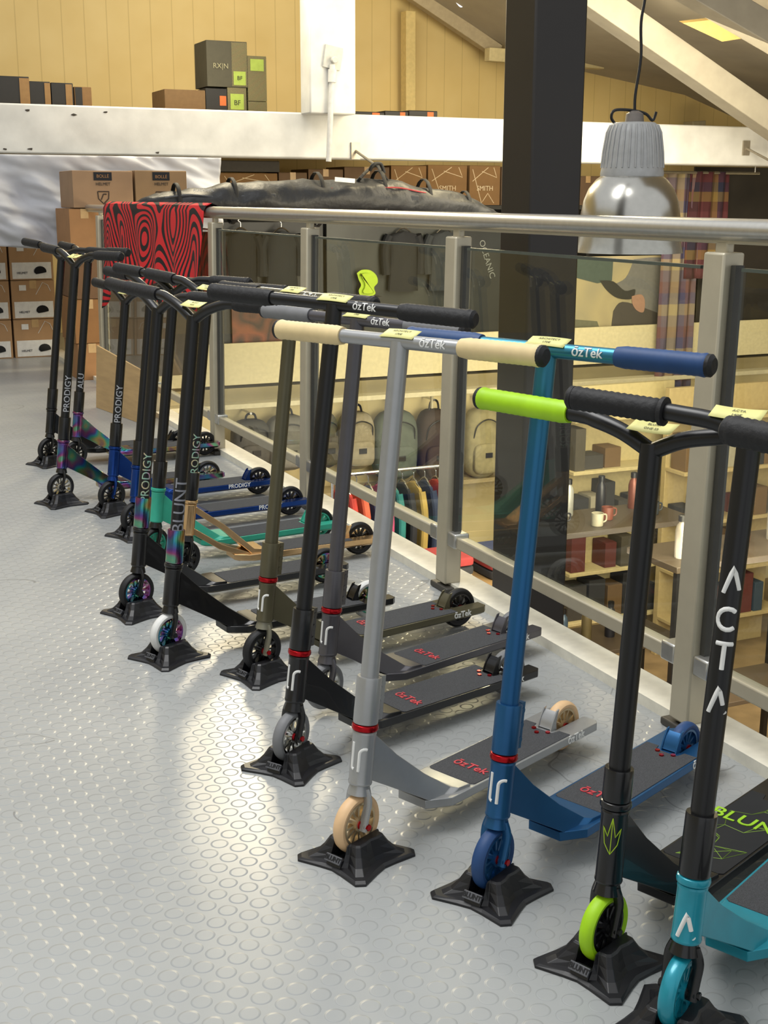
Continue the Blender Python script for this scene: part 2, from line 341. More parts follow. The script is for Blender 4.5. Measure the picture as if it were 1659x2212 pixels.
for a,b,r in ((-.5,5.92,.023),(6.0,8.9,.018)):
    bm=B_(); tube(bm,[(RX,a,1.1),(RX,b-.02,1.1),(RX,b,1.1)],r*1.25,24,rz=r,radii=[r*1.25,r*1.25,r*1.0]); rl(bm,'handrail',ALU2)
    bm=B_(); box(bm,(RX,(a+b)/2,1.078),(.02,b-a-.06,.012)); rl(bm,'rail_channel',ALU,.002)
bm=B_(); N=60; K=26; y0,y1=5.70,7.75; rows=[]
for i in range(N+1):
    y=y0+(y1-y0)*i/N; rr=[]
    drop=.40+.04*math.sin(i*.45)+(.12 if i>48 else 0)*(i-48)/12+.05*math.sin(i/N*7)
    for k in range(K+1):
        t=k/K
        if t<.15:
            a=math.pi*(t/.15); x=RX+LEAN*1.1+.036*math.cos(a); z=1.105+.034*math.sin(a)
        else:
            u=(t-.15)/.85; x=RX+LEAN*1.1-.04-.03*u-.022*u*math.sin(i*.6+u*2); z=1.105-drop*u
        rr.append(bm.verts.new((x,y,z)))
    rows.append(rr)
for a,b in zip(rows,rows[1:]):
    for k in range(K): bm.faces.new((a[k],a[k+1],b[k+1],b[k]))
fl=finish('draped_flag',bm,swirl_mat(),label='red and black wavy patterned flag draped over handrail',category='flag')
s=fl.modifiers.new('s','SOLIDIFY'); s.thickness=.003
# ---------------------------------------------------------------- SCOOTERS
def wheel(name,c,parent,tyre,core,hub,wr=.055,w=.024,xf=None,spokes=12):
    m=Matrix.Translation(c)@Matrix.Rotation(rad(90),4,'X')
    if xf: m=xf@m
    bm=B_(); h=w/2
    lathe(bm,[(wr*.74,-h*.75),(wr*.74,h*.75),(wr*.8,h*.95),(wr*.9,h),(wr*.97,h*.7),(wr,h*.25),(wr,-h*.25),(wr*.97,-h*.7),(wr*.9,-h),(wr*.8,-h*.95)],m,40,'loop')
    bmc=B_()
    lathe(bmc,[(wr*.74,-h*.8),(wr*.74,h*.8),(wr*.66,h*.8),(wr*.66,-h*.8)],m,36,'loop')
    for k in range(spokes):
        box(bmc,(wr*.44,0,0),(wr*.5,.0045,w*.5),m@Matrix.Rotation(2*math.pi*k/spokes,4,'Z'))
    lathe(bmc,[(wr*.25,-h*.95),(wr*.25,h*.95)],m,20)
    co=finish(name,bmc,core,parent)
    finish('tyre',bm,tyre,co)
    bm=B_(); lathe(bm,[(.006,-.031),(.006,.031)],m,6); lathe(bm,[(.0095,-.0140),(.0095,.0140)],m,16); finish('axle_bolt',bm,hub,co)
    return co
def grip_mesh(bm,m,L,r,flange=False):
    prof=[(r*.9,0)]; n=26
    if flange: prof=[(r*.9,0),(r*1.25,.001),(r*1.25,.007),(r*.95,.010)]
    for k in range(n):
        z=.012+(L-.016)*k/n; prof.append((r*(1.0+(.08 if flange else .035)*(k%2)),z))
    prof+= [(r*1.08,L-.004),(r*1.0,L)]
    lathe(bm,prof,m,22)
def scooter(base,topy,az,c):
    B=G(*base); Bz=0.012; R=Matrix.Rotation(rad(90-az),4,'Z'); MW=Matrix.Translation(B)@R
    th=rad(c.get('lean',7)); s=Vector((math.sin(th),0,math.cos(th))); wr=c.get('wr',.055)
    axl=Vector((0,0,Bz+wr)); A=lambda t:axl+s*t
    def tfor(y):
        lo,hi=0,1.1
        for _ in range(30):
            mid=(lo+hi)/2
            if proj(MW@(axl+s*mid))[1]>y: lo=mid
            else: hi=mid
        return lo
    T=c['T'] if 'T' in c else tfor(topy)
    steer=Matrix.Translation(axl)@Matrix.Rotation(rad(c.get('steer',0)),4,s)@Matrix.Translation(-axl)
    if 'gripat' in c:
        e=R@(steer@(A(T)+Vector((c.get('back',.025),c.get('hw',.29),c.get('rise',.05)+.004)))); tgt=G(c['gripat'][0],c['gripat'][1],e.z)
        B=Vector((tgt.x-e.x,tgt.y-e.y,0)); MW=Matrix.Translation(B)@R
    root=bpy.data.objects.new('stunt_scooter',None); col.objects.link(root); root.matrix_world=MW; root.empty_display_size=.1
    root['label']=c['label']; root['category']='scooter'; root['group']='row of stunt scooters on display'
    f=lambda n,bm,mat,par=root,**k:finish(n,bm,mat,par,**k)
    MF=c['frame']; MB=c['bar']; MK=c.get('fork',MF); red=c.get('ring',MF)
    h0=wr+.02; h1=h0+c.get('hl',.10); c0=h1+.014; c1=c0+c.get('cl',.085)
    wheel('front_wheel',axl,root,c['tyre'],c['core'],c.get('hub',BLACK),wr,xf=steer)
    bm=B_()
    for sy in (-1,1):
        pts=[A(-.008)+Vector((-.004,sy*.019,0)),A(.02)+Vector((0,sy*.020,0)),A(wr*.85)+Vector((.002,sy*.021,0)),A(wr+.012)+Vector((0,sy*.014,0))]
        tube(bm,smooth_path(pts,4),.009,10,rz=.005)
    lathe(bm,[(.022,0),(.019,.012),(.017,.02)],frame(A(wr+.002),A(h0)),20)
    cyl(bm,A(-.0)+Vector((0,-.025,0)),A(0)+Vector((0,.025,0)),.0075,seg=12)
    for v in bm.verts: v.co=steer@v.co
    f('fork',bm,MK)
    hr=.021
    bm=B_(); lathe(bm,[(hr,0),(hr*1.04,.004),(hr,.008),(hr,h1-h0-.008),(hr*1.04,h1-h0-.004),(hr,h1-h0)],frame(A(h0),A(h1)),28)
    zt=c.get('zt',.067); zbt=zt-.025; dl=c.get('dl',.665); dw=.0625
    a_t=A(h1-.006)+Vector((.012,0,0)); a_b=A(h0+.006)+Vector((.012,0,0))
    p_e=Vector((.215,0,zt+.008)); p_l=Vector((.172,0,zt-.010))
    if c.get('split'):
        def bar(pts,hw_,hh_):
            rg=[]
            for i,(p,w_) in enumerate(pts):
                t=(pts[min(i+1,len(pts)-1)][0]-pts[max(i-1,0)][0]).normalized(); n_=t.cross(Vector((0,1,0))).normalized()
                rg.append([bm.verts.new(p+Vector((0,w_*hw_*a_,0))+n_*hh_*b_) for a_,b_ in ((-1,-1),(1,-1),(1,1),(-1,1))])
            for a,b in zip(rg,rg[1:]):
                for i in range(4): bm.faces.new((a[i],a[(i+1)%4],b[(i+1)%4],b[i]))
            bm.faces.new(rg[0][::-1]); bm.faces.new(rg[-1])
        bar([(a_t-Vector((0,0,.012)),1),(a_t.lerp(p_e,.5),1.3),(p_e-Vector((.004,0,.002)),3.4),(Vector((.25,0,zt+.002)),4)],.013,.009)
        bar([(a_b+Vector((0,0,.008)),1),(a_b.lerp(p_l,.6),1.4),(p_l+Vector((.03,0,.002)),3)],.014,.009)
    else:
        secs=[]
        for t,wt,wb in ((0,.012,.012),(.33,.014,.016),(.7,.024,.028),(1,.042,.044)):
            secs.append((a_t.lerp(p_e,t)-Vector((0,0,.010*math.sin(t*math.pi))),a_b.lerp(p_l,t),wt,wb))
        secs+=[(Vector((.225,0,zt+.0060)),Vector((.180,0,zt-.012)),.052,.052),(Vector((.255,0,zt+.0050)),Vector((.190,0,zt-.012)),.055,.054),(Vector((.259,0,zt+.001)),Vector((.20,0,zt-.012)),.055,.054)]
        rings=[]
        for (tp,bt,wt,wb) in secs:
            rings.append([bm.verts.new(tp+Vector((0,-wt,0))),bm.verts.new(tp+Vector((0,wt,0))),bm.verts.new(bt+Vector((0,wb,0))),bm.verts.new(bt+Vector((0,-wb,0)))])
        for a,b in zip(rings,rings[1:]):
            for i in range(4): bm.faces.new((a[i],a[(i+1)%4],b[(i+1)%4],b[i]))
        bm.faces.new(rings[0][::-1]); bm.faces.new(rings[-1])
    ol=[(.150,-.034),(.195,-dw),(dl-.012,-dw),(dl,-dw+.01),(dl,-.02),(dl-.105,-.02),(dl-.105,.02),(dl,.02),(dl,dw-.01),(dl-.012,dw),(.195,dw),(.150,.034)]
    ol2=[(x+(.018 if x<.3 else -.004 if x>dl-.02 else 0),y*.8 if abs(y)>.03 else y) for x,y in ol]
    prism(bm,ol2,zbt,zbt+.008,None,ol); prism(bm,ol,zbt+.008,zt)
    fr=f('deck',bm,MF,bevel=.0012,ang=22)
    bm=B_(); gx=dl-.125
    prism(bm,[(.262,-.05),(.268,-.0575),(gx+.02,-.0575),(gx+.02,-.03),(gx,-.025),(gx,.025),(gx+.02,.03),(gx+.02,.0575),(.268,.0575),(.262,.05)],zt,zt+.0012)
    gt=finish('grip_tape',bm,c.get('tape',TAPE),fr)
    if c.get('tapetext'):
        tt=c['tapetext']; text('tape_lettering',tt[0],tt[1],planar((tt[3] if len(tt)>3 else .32,-.005,zt+.0022),(0,-1,0),(1,0,0)),tt[2],gt,bold=.0004)
    if c.get('tapelines'):
        bm=B_(); rg=random.Random(3); P_=[(rg.uniform(.27,gx),rg.uniform(-.055,.055)) for _ in range(24)]
        for i in range(len(P_)-1):
            near=sorted(range(len(P_)),key=lambda j:(P_[j][0]-P_[i][0])**2+(P_[j][1]-P_[i][1])**2)[1:4]
            for j in near:
                v0=Vector((P_[i][0],P_[i][1],zt+.0014)); v1=Vector((P_[j][0],P_[j][1],zt+.0014))
                if (v1-v0).length>.008: tube(bm,[v0,v1],.0006,4)
        finish('tape_pattern',bm,M('#86a83a',.6),gt)
    if c.get('bolts'):
        for k,(x,y) in enumerate(((gx-.02,0),(gx-.005,.018),(gx-.005,-.018))):
            bm=B_(); cyl(bm,(x,y,zt),(x,y,zt+.004),.005,seg=12); finish('deck_bolt',bm,c['bolts'],fr)
    if c.get('sidetext'):
        tt=c['sidetext']; text('deck_lettering',tt[0],tt[1],planar((tt[3],-dw-.0007,zt-.0080),(1,0,0),(0,0,1)),tt[2],fr,bold=.0004)
    rax=Vector((dl-.055,0,wr+.001))
    wheel('rear_wheel',rax,root,c['tyre'],c['core'],c.get('hub',BLACK),wr)
    bm=B_(); n=9; rA=[]
    for k in range(n):
        a=rad(186-k*7.0); rr_=wr+.004
        p=rax+Vector((rr_*math.cos(a),0,rr_*math.sin(a))); q_=rax+Vector((( rr_+.003)*math.cos(a),0,(rr_+.003)*math.sin(a)))
        if p.z<zt: p.z=zt
        if q_.z<zt+.003: q_.z=zt+.003
        w=.0165
        rA.append([bm.verts.new(p+Vector((0,-w,0))),bm.verts.new(p+Vector((0,w,0))),bm.verts.new(q_+Vector((0,w,0))),bm.verts.new(q_+Vector((0,-w,0)))])
    for a,b in zip(rA,rA[1:]):
        for i in range(4): bm.faces.new((a[i],a[(i+1)%4],b[(i+1)%4],b[i]))
    bm.faces.new(rA[0][::-1]); bm.faces.new(rA[-1])
    for sy in (-1,1): prism(bm,[(dl-.12,zt-.002),(dl-.098,zt-.002),(dl-.100,zt+.018),(dl-.090,zt+.042),(dl-.098,zt+.040),(dl-.113,zt+.016)],-.0015,.0015,Matrix.Translation((0,sy*.0165,0))@Matrix.Rotation(rad(90),4,'X'))
    f('fender',bm,c.get('fender',MF))
    bm=B_(); lathe(bm,[(.019,0),(.0235,.002),(.0245,.006),(.0235,.011),(.019,.014)],frame(A(h1),A(c0)),28); f('headset_ring',bm,red)
    bm=B_(); cr=.0225; L=c1-c0
    lathe(bm,[(cr*.98,0),(cr,.003),(cr,L-.003),(cr*.97,L)],frame(A(c0),A(c1)),28)
    if c.get('clampgap'):
        for k in (.2,.5,.8):
            tq=c0+L*k; cyl(bm,A(tq)+Vector((.022,-.016,0)),A(tq)+Vector((.022,.016,0)),.006,seg=10)
        box(bm,(0,0,L/2),(.012,.03,L-.004),frame(A(c0)+Vector((.022,0,0)),A(c1)+Vector((.022,0,0))))
    for v in bm.verts: v.co=steer@v.co
    f('clamp',bm,c.get('clamp',MF))
    br=c.get('br',.0165); hw=c.get('hw',.29)
    bm=B_(); top=A(T); gl=c.get('gl',.135); gm=[]; rise=c.get('rise',.05); back=c.get('back',.025)
    if c.get('style','T')=='T':
        cyl(bm,A(c1-.02),top,br,seg=24)
        cyl(bm,top+Vector((0,-hw+.01,0)),top+Vector((0,hw-.01,0)),.0125,seg=20)
        for sy in (-1,1):
            gm.append((top+Vector((0,sy*(hw-gl),0)),top+Vector((0,sy*hw,0))))
    else:
        cyl(bm,A(c1-.02),top,br,seg=24)
        for sy in (-1,1):
            pts=[top+Vector((0,0,-.012)),top+Vector((0,sy*.05,rise*.42)),top+Vector((.004,sy*.10,rise*.85)),top+Vector((.008,sy*.14,rise)),top+Vector((back,sy*(hw-.01),rise+.004))]
            tube(bm,smooth_path(pts,5),.0125,14)
            st=top+Vector((.008+(back-.008)*(hw-gl-.14)/(hw-.14),sy*(hw-gl),rise+.004*(hw-gl-.14)/(hw-.14))); en=top+Vector((back,sy*hw,rise+.004)); gm.append((st,en))
    for v in bm.verts: v.co=steer@v.co
    hb=f('handlebar',bm,MB)
    for (st,en) in gm:
        st=steer@st; en=steer@en
        bm=B_(); grip_mesh(bm,frame(st,en),(en-st).length,c.get('gr',.0172),c.get('flange'))
        g=finish('grip',bm,c['grip'],hb)
        bm=B_(); d=(en-st).normalized(); lathe(bm,[(.0175,0),(.0175,.006),(.012,.011)],frame(en-d*.001,en+d),20); finish('bar_end',bm,RUB,hb)
    if c.get('tag',True):
        bm=B_(); n=8; W_,H_=.072,.030; tz=c.get('tagz',0); ty=c.get('tagy',0)
        o=top+Vector((0,ty,(rise*.35 if c.get('style','T')!='T' else 0)+.0135+tz))
        tl=rad(c.get('tilt',-22)); rows=[]; cv=-.8 if c.get('style','T')=='T' else 1.2
        for i in range(n+1):
            u=(i/n-.5)*W_; z_=cv*(u*u)+.0008
            rw=[]
            for sv in (-1,1):
                v=sv*H_/2
                rw.append(bm.verts.new(steer@(o+Vector((v*math.cos(tl),-u,-v*math.sin(tl)+z_)))))
            rows.append(rw)
        for a,b in zip(rows,rows[1:]): bm.faces.new((a[0],b[0],b[1],a[1]))
        tg=finish('price_tag',bm,M('#e2de92',.6,var=.04),hb)
        so=tg.modifiers.new('s','SOLIDIFY'); so.thickness=.0003
        e1=Vector((math.cos(tl),0,-math.sin(tl)))
        for j,wd in enumerate(c.get('tagtext',('ARCHITECT','170€'))):
            text('tag_lettering',wd,.0072,lambda x,y,z,j=j:steer@(planar(o+e1*(.006-.011*j)+Vector((0,0,.0019)),(0,-1,0),tuple(e1))(x,y,z*.3)+Vector((0,0,cv*x*x))),M('#6c6b54',.7),tg)
    cl=(MW.inverted()@CAM); cdir=Vector((cl.x,cl.y,0)).normalized()
    SG=lambda g:(lambda x,y,z:steer@g(x,y,z))
    if c.get('bartext'):
        text('bar_lettering',c['bartext'],.021,lambda x,y,z:steer@(top+Vector((-(.0131+z)*math.cos(y/.0125+.25),-.078-x,(.0131+z)*math.sin(y/.0125+.25)))),WHITE,hb,bold=.0002)
    if c.get('lr'):
        g=cylmap(A((h0+h1)/2+.004),s,Vector((-1,0,0))*.75+cdir*.55,hr)
        strokes('head_tube_mark',[[(-.011,.026),(-.011,-.014)]+arc(-.006,-.018,.005,180,270,4)],g,.0030,WHITE,fr)
        strokes('head_tube_mark',[[(.003,-.026),(.003,.006)]+arc(.013,.006,.010,180,70,6)],g,.0030,WHITE,fr)
    if c.get('tubetext'):
        tt=c['tubetext']; tp=tfor(tt[3]) if tt[3]>5 else tt[3]
        text('tube_lettering',tt[0],tt[1],SG(cylmap(A(tp),s,cdir,br,True)),tt[2],hb)
    if c.get('stacked'):
        ee=cdir+Vector((-.1,0,0)); LM=[[(-.011,-.018),(0,.018),(.011,-.012)]]; LC=[arc(.0,0,.0145,50,310,12)]; LT=[[(-.012,.018),(.012,.018)],[(0,.018),(0,-.018)]]
        LD=[[(-.011,-.018),(0,.018),(.008,-.006)],[(.013,-.017),(.0135,-.0175)]]
        for py_,P_ in zip((1250,1333,1413,1506),(LM,LC,LT,LD)):
            strokes('tube_lettering',P_,SG(cylmap(A(tfor(py_)),s,ee,br)),.0034,WHITE,hb)
        strokes('head_tube_mark',LD,cylmap(A(tfor(1988)),s,cdir+Vector((-.45,0,0)),hr),.0034,WHITE,fr)
    if c.get('star'):
        g=cylmap(A((h0+h1)/2+.02),s,cdir+Vector((-.25,0,0)),hr); y_=[(0,.03),(.006,0),(.014,.014),(.010,-.012),(0,-.028),(-.010,-.012),(-.014,.014),(-.006,0),(0,.03)]
        strokes('head_tube_mark',[y_,[(0,.03),(0,-.028)]],g,.0007,M('#a9c82a',.5),fr)
    return root,B,az
TAPE=M('#47484b',.95,ns=700,var=.5,bump=.4,name='grip_tape')
ALUM=M('#a6a7a7',.3,.5,ns=50,var=.03,name='satin_silver'); BLU=M('#235a8a',.32,.55,var=.04); GRN=M('#5f5a45',.35,.45,var=.04); GUN=M('#5e5c60',.32,.6,var=.04)
BLK=M('#0d0d10',.3,.1,var=.05,coat=.3,name='gloss_black'); RED=M('#b3131d',.22,.8); CHR=M('#c8c8c4',.2,1,name='chrome'); GOLD=M('#dcb888',.25,.9); MINT=M('#35a88e',.4,.1); TEAL=M('#1a90a4',.3,.2,coat=.3)
LIME=M('#a5d813',.5); CREAM=M('#e2cb98',.6); PEACH=M('#e3bd8f',.5); GREYW=M('#77787a',.55); BLUR=M('#1b4274',.55); WH=M('#dcdcd8',.5); BLUM=M('#1c3f86',.25,.8)
REDT=M('#c8404a',.6); LIMET=M('#9ccf2a',.5); DKR=M('#131315',.6); PRT=M('#a9abb0',.5)
OZ_='ōzTek'
def OZ(**k):
    d=dict(dl=.69,tapetext=(OZ_,.032,REDT),sidetext=(OZ_,.023,WHITE,.60),bolts=RED,ring=RED,hub=RED,lr=1,bartext=OZ_,clampgap=True,core=CHR,gl=.155); d.update(k); return d
S=[]
def add(base,topy,az,stand=True,**c):
    r,B,a=scooter(base,topy,az,c); S.append((B,a-c.get('steer',0),stand))
PRO=lambda m,t:('PRODIGY',.033,m,t)
Y=dict(style='Y',bar=BLACK,grip=RUB,rise=.04,gl=.145)
def YY(**k): d=dict(Y); d.update(k); return d
add((108,1003),556,88,**YY(steer=20,frame=BLK,tyre=DKR,core=BLACK,label='black stunt scooter beside the oil-slick scooter',tagtext=('KOS','S8'),hw=.33,tag=False))
add((133,1088),570,85,**YY(steer=12,frame=NEO,tyre=DKR,core=CHR,clamp=BLK,fork=BLK,label='stunt scooter with oil-slick frame and silver spoked wheel',tubetext=PRO(PRT,850),tagtext=('PRODIGY','S9')))
add((165,1012),560,84,stand=False,**YY(steer=10,frame=NEO,tyre=DKR,core=BLACK,clamp=BLK,fork=BLK,label='black handlebar scooter with rainbow oil-slick deck',tubetext=('ALU',.036,PRT,822),tag=False))
add((243,1106),648,84,**YY(steer=8,frame=BLUM,tyre=DKR,core=BLACK,clamp=BLK,fork=BLUM,label='stunt scooter with metallic blue frame and black bars',tubetext=PRO(PRT,872),sidetext=('PRODIGY',.022,WHITE,.5)))
add((292,1157),628,84,stand=True,**YY(steer=16,frame=BLUM,tyre=DKR,core=BLACK,clamp=BLK,fork=BLUM,label='blue deck stunt scooter with black wheels',tag=False,sidetext=('PRODIGY',.022,WHITE,.5)))
add((335,1218),626,83,stand=False,**YY(steer=18,hw=.31,frame=MINT,tyre=DKR,core=MINT,clamp=BLK,fork=BLK,label='stunt scooter with mint green deck and black bars',tagtext=('ENVY','S9')))
add((297,1325),665,84,**YY(steer=12,frame=BLK,tyre=DKR,core=NEO,clamp=NEO,label='black stunt scooter with oil-slick clamp and wheel cores',tubetext=PRO(NEOT,1030),tag=False))
add((402,1250),642,86,stand=False,**YY(steer=20,hw=.31,frame=GOLD,tyre=DKR,core=BLACK,clamp=BLK,fork=BLK,split=True,label='stunt scooter with gold split-neck frame',tubetext=PRO(NEOT,985)))
add((366,1420),682,82,**YY(steer=16,frame=BLK,tyre=WH,core=NEO,clamp=NEO,label='black stunt scooter with white tyres and oil-slick cores',tubetext=('BLUNT',.045,M('#8a8c94',.5),1090),tagtext=('BLUNT','KOS')))
add((567,1458),638,78,label='army green stunt scooter with black grips',**OZ(steer=5,frame=GRN,bar=GRN,grip=RUB,tyre=DKR,core=BLACK,fork=M('#8a8776',.4,.5)))
add((702,1540),692,73,stand=False,label='gunmetal grey stunt scooter with grey grips',**OZ(steer=6,hw=.30,frame=GUN,bar=GUN,grip=GREYW,tyre=GREYW,core=CHR,fork=GUN))
add((630,1652),658,75,label='matt black stunt scooter with grey wheels',**OZ(steer=18,hw=.31,lean=7.8,frame=BLK,bar=BLACK,grip=RUB,tyre=GREYW,core=CHR))
add((770,1850),738,67.5,label='silver stunt scooter with cream grips and wheels',**OZ(steer=3,gl=.155,hw=.285,lean=7.3,frame=ALUM,bar=ALUM,grip=CREAM,tyre=PEACH,core=M('#cbb691',.3,.7)))
add((1063,1928),756,67,label='metallic blue stunt scooter with dark blue grips',**OZ(steer=5,gl=.15,hw=.275,lean=7.3,dl=.70,frame=BLU,bar=BLUEBAR,grip=BLUR,tyre=BLUR,core=BLU))
add((1300,2082),958,68,**YY(frame=BLK,grip=LIME,tyre=LIME,core=BLK,hl=.12,cl=.05,star=1,dl=.69,tape=M('#1d1e20',.9),label='black stunt scooter with lime green grips and wheels',tagtext=('BLUNT','ONE S3'),rise=.026,tapetext=('BLUNT',.05,LIMET,.46),tapelines=1,lean=4.9,hw=.325,gl=.175,steer=0,back=.01))
add((1462,2225),925,65,**YY(frame=TEAL,tyre=TEAL,core=TEAL,fork=BLK,clamp=BLK,cl=.09,hl=.085,dl=.69,stacked='ΛCTΛ',flange=True,rise=.008,back=.01,gr=.0165,tagy=.02,lean=7.4,label='black and turquoise stunt scooter with turquoise wheels',tagtext=('ACTA','140€'),hw=.27,gl=.145,steer=5))
add((1800,2300),930,70,stand=False,**YY(T=.80,frame=BLK,tyre=DKR,core=BLK,flange=True,rise=.03,gripat=(1580,930),hw=.29,tag=False,label='black stunt scooter with ribbed flanged grips'))
# stand mesh
bm=B_()
def ring_full(rc,rm,z):
    out=[]
    for k in range(4):
        for d,r in ((45-5,rc),(45+5,rc),(45+26,rm*1.12),(90,rm),(45+64,rm*1.12)):
            a=rad(d+90*k); out.append(Vector((r*math.cos(a),r*math.sin(a),z)))
    return out
def loft(bm,L):
    rg=[[bm.verts.new(v) for v in l] for l in L]; n=len(rg[0])
    for a,b in zip(rg,rg[1:]):
        for i in range(n): bm.faces.new((a[i],a[(i+1)%n],b[(i+1)%n],b[i]))
    bm.faces.new(rg[0][::-1]); bm.faces.new(rg[-1])
loft(bm,[ring_full(.107,.068,0),ring_full(.107,.068,.004),ring_full(.100,.062,.008)])
gap=.0155
for sy in (-1,1):
    LV=[]
    for rc,rm,z in ((.090,.056,.007),(.072,.050,.015),(.058,.044,.028),(.048,.040,.042),(.044,.036,.045)):
        half=[Vector((rm*1.1,gap,z))]
        for d,r in ((26,rm*1.05),(40,rc),(50,rc),(68,rm*1.0),(90,rm*.85),(112,rm*1.0),(130,rc),(140,rc),(154,rm*1.05)):
            a=rad(d); half.append(Vector((r*math.cos(a),max(gap+.002,r*math.sin(a)),z)))
        half.append(Vector((-rm*1.1,gap,z)))
        LV.append([Vector((v.x,v.y*sy,v.z)) for v in half])
    loft(bm,LV)
for sx in (-1,1):
    loft(bm,[[Vector((sx*x,y,z)) for x,y in ((x0,-gap-.001),(x1,-gap-.001),(x1,gap+.001),(x0,gap+.001))] for x0,x1,z in ((.034,.064,.007),(.046,.058,.020))])
bmesh.ops.recalc_face_normals(bm,faces=bm.faces)
SM=bpy.data.meshes.new('scooter_stand'); bm.to_mesh(SM); bm.free(); SM.materials.append(M('#1a1a1d',.4,name='stand_plastic'))
for i,(B,a,st) in enumerate(S):
    if not st: continue
    ob=addobj('scooter_stand',SM,None,.0013,'black plastic pyramid wheel stand on the floor','stand','wheel stands')
    ob.location=B; ob.rotation_euler=(0,0,rad(90-a))
    n_=Vector((-1,0,.75)).normalized(); u_=Vector((0,-1,0)); v_=n_.cross(u_)
    mt=Matrix((u_,v_,n_)).transposed().to_4x4(); mt.translation=Vector((-.062,0,.021))
    bm=B_(); box(bm,(0,0,0),(.036,.014,.004),mt); pl=finish('logo_plate',bm,M('#55565a',.4),ob,bevel=.001)
    text('logo_lettering','BLUNT',.0115,lambda x,y,z:mt@Vector((x,y,z+.0024)),M('#101012',.5),pl,bold=.0003)
# ---------------------------------------------------------------- CARTONS
KR=M('#9a7148',.8,ns=12,var=.08,name='kraft_card'); KR2=M('#6b4f35',.8,ns=12,var=.1); DKC=M('#1f1d1b',.6); TAPEB=M('#b9996a',.35)
def carton(p0,p1,Y,depth,mat,label,*a_,**k):
    a=PY(p0[0],p0[1],Y); b=PY(p1[0],p1[1],Y); return carton_w(a.x,b.x,b.z,a.z,Y,depth,mat,label,*a_,**k)
def carton_w(x0,x1,z0,z1,Y,depth,mat,label,txt=None,tsize=.05,patch=None,group=None,tape=True,txtmat=None,tpos=.55):
    cx,w,h=(x0+x1)/2,x1-x0,z1-z0
    bm=B_(); box(bm,(0,depth/2,h/2-.002),(w,depth,h-.004)); 
    for s_ in (-1,1): box(bm,(0,depth/2+s_*depth/4,h-.002),(w*.998,depth/2-.004,.004))
    ob=finish('cardboard_box',bm,mat,label=label,category='box',group=group or 'stored cardboard boxes',loc=(cx,Y,z0),bevel=.002)
    if tape:
        bm=B_(); box(bm,(0,-.001,h-.03),(.05,.002,.06)); finish('packing_tape',bm,TAPEB,ob)
    if patch:
        fx,fz,fw,fh_,pc=patch
        bm=B_(); box(bm,(fx*w,-.0015,fz*h),(fw*w,.003,fh_*h)); finish('box_label',bm,pc,ob)
    if txt:
        for j,line in enumerate(txt.split('|')):
            text('box_lettering',line,tsize,planar((0,-.004,h*tpos-j*tsize*1.1),(1,0,0),(0,0,1)),txtmat or M('#2a2420',.7),ob)
    return ob
HW=M('#d8d6d0',.7)
fy=9.75
xe=PY(122,700,fy).x; bw=PY(122,700,fy).x-PY(26,700,fy).x
hz=PY(60,519,fy).z/3
for r in range(3):
    for cidx in range(3):
        x1=xe-cidx*bw-.005*cidx; x0=x1-bw+.01
        ob=carton_w(x0,x1,r*hz+.0,r*hz+hz-.004,fy,.4,M('#a5825c',.8,ns=12,var=.06),'kraft helmet carton with white label and helmet drawing',group='stacked helmet cartons',patch=(.0,.24,.9,.42,HW))
        bm=B_(); prism(bm,[(.045*math.cos(rad(t)),.038*math.sin(rad(t))) for t in range(-10,191,20)]+[(-.03,-.02),(.01,-.014)],0,.002,Matrix.Translation((.09-.03,-.005,.06))@Matrix.Rotation(rad(90),4,'X'))
        finish('helmet_drawing',bm,BLACK,ob)
        bm=B_(); prism(bm,[(-.05,-.02),(0,-.02),(0,.02),(-.05,.02)],0,.002,Matrix.Translation((-.05,-.002,hz*.8))@Matrix.Rotation(rad(90),4,'X')); finish('address_label',bm,HW,ob)
        bm=B_(); tube(bm,[(x_*.9,-.002,z_) for x_,z_ in ((.02,hz*.62),(.08,hz*.93),(.12,hz*.86),(.14,hz*.7))],.002,6); finish('printed_line',bm,WH,ob)
        text('box_lettering','HELMET',.022,planar((-.07,-.005,.05),(1,0,0),(0,0,1)),BLACK,ob)
bm=B_(); Ys=8.93; N=110;K=40; xa=PY(-160,400,Ys).x; xb=PY(474,400,Ys).x; rows=[]
for i in range(N+1):
    u=i/N; x=xa+(xb-xa)*u; rr=[]
    px_y=527-6*math.sin(u*9) if u<.5 else 527-(u-.5)*40
    zbm=PY(100,px_y,Ys).z
    for k in range(K+1):
        v=k/K; z=zb-.01+(zbm-zb+.01)*v-.03*v*math.sin(u*6)
        q=Vector((x*2.2+z*2,0,z*4.5+x*1.0)); y=Ys-.03+(.12*(1-2*abs(noise.noise(q*.9)))*.8+.08*noise.noise(q*2.1)+.035*noise.noise(q*5))*(.3+.7*v)
        y=min(y,Ys+.05)-.04
        rr.append(bm.verts.new((x,y,z)))
    rows.append(rr)
for a,b in zip(rows,rows[1:]):
    for k in range(K): bm.faces.new((a[k],a[k+1],b[k+1],b[k]))
sh=finish('dust_sheet',bm,M('#bcbec4',.85,ns=8,bump=.1,var=.04),label='pale grey crumpled cloth sheet hanging below the tie beam',category='sheet',ang=180); q=sh.modifiers.new('s','SOLIDIFY'); q.thickness=.003
CX=8.35
z0=PY(155,450,CX).z
x0=PY(160,600,CX).x; x1=PY(222,600,CX).x
zs=[0,z0*.22,z0*.48,z0*.72,z0]
for i in range(4): carton_w(x0-.01*(i%2),x1,zs[i],zs[i+1]-.003,CX,.45,(KR,M('#8a6238',.8,ns=9),KR2)[i%3],'brown carton in a tall stack by the railing')
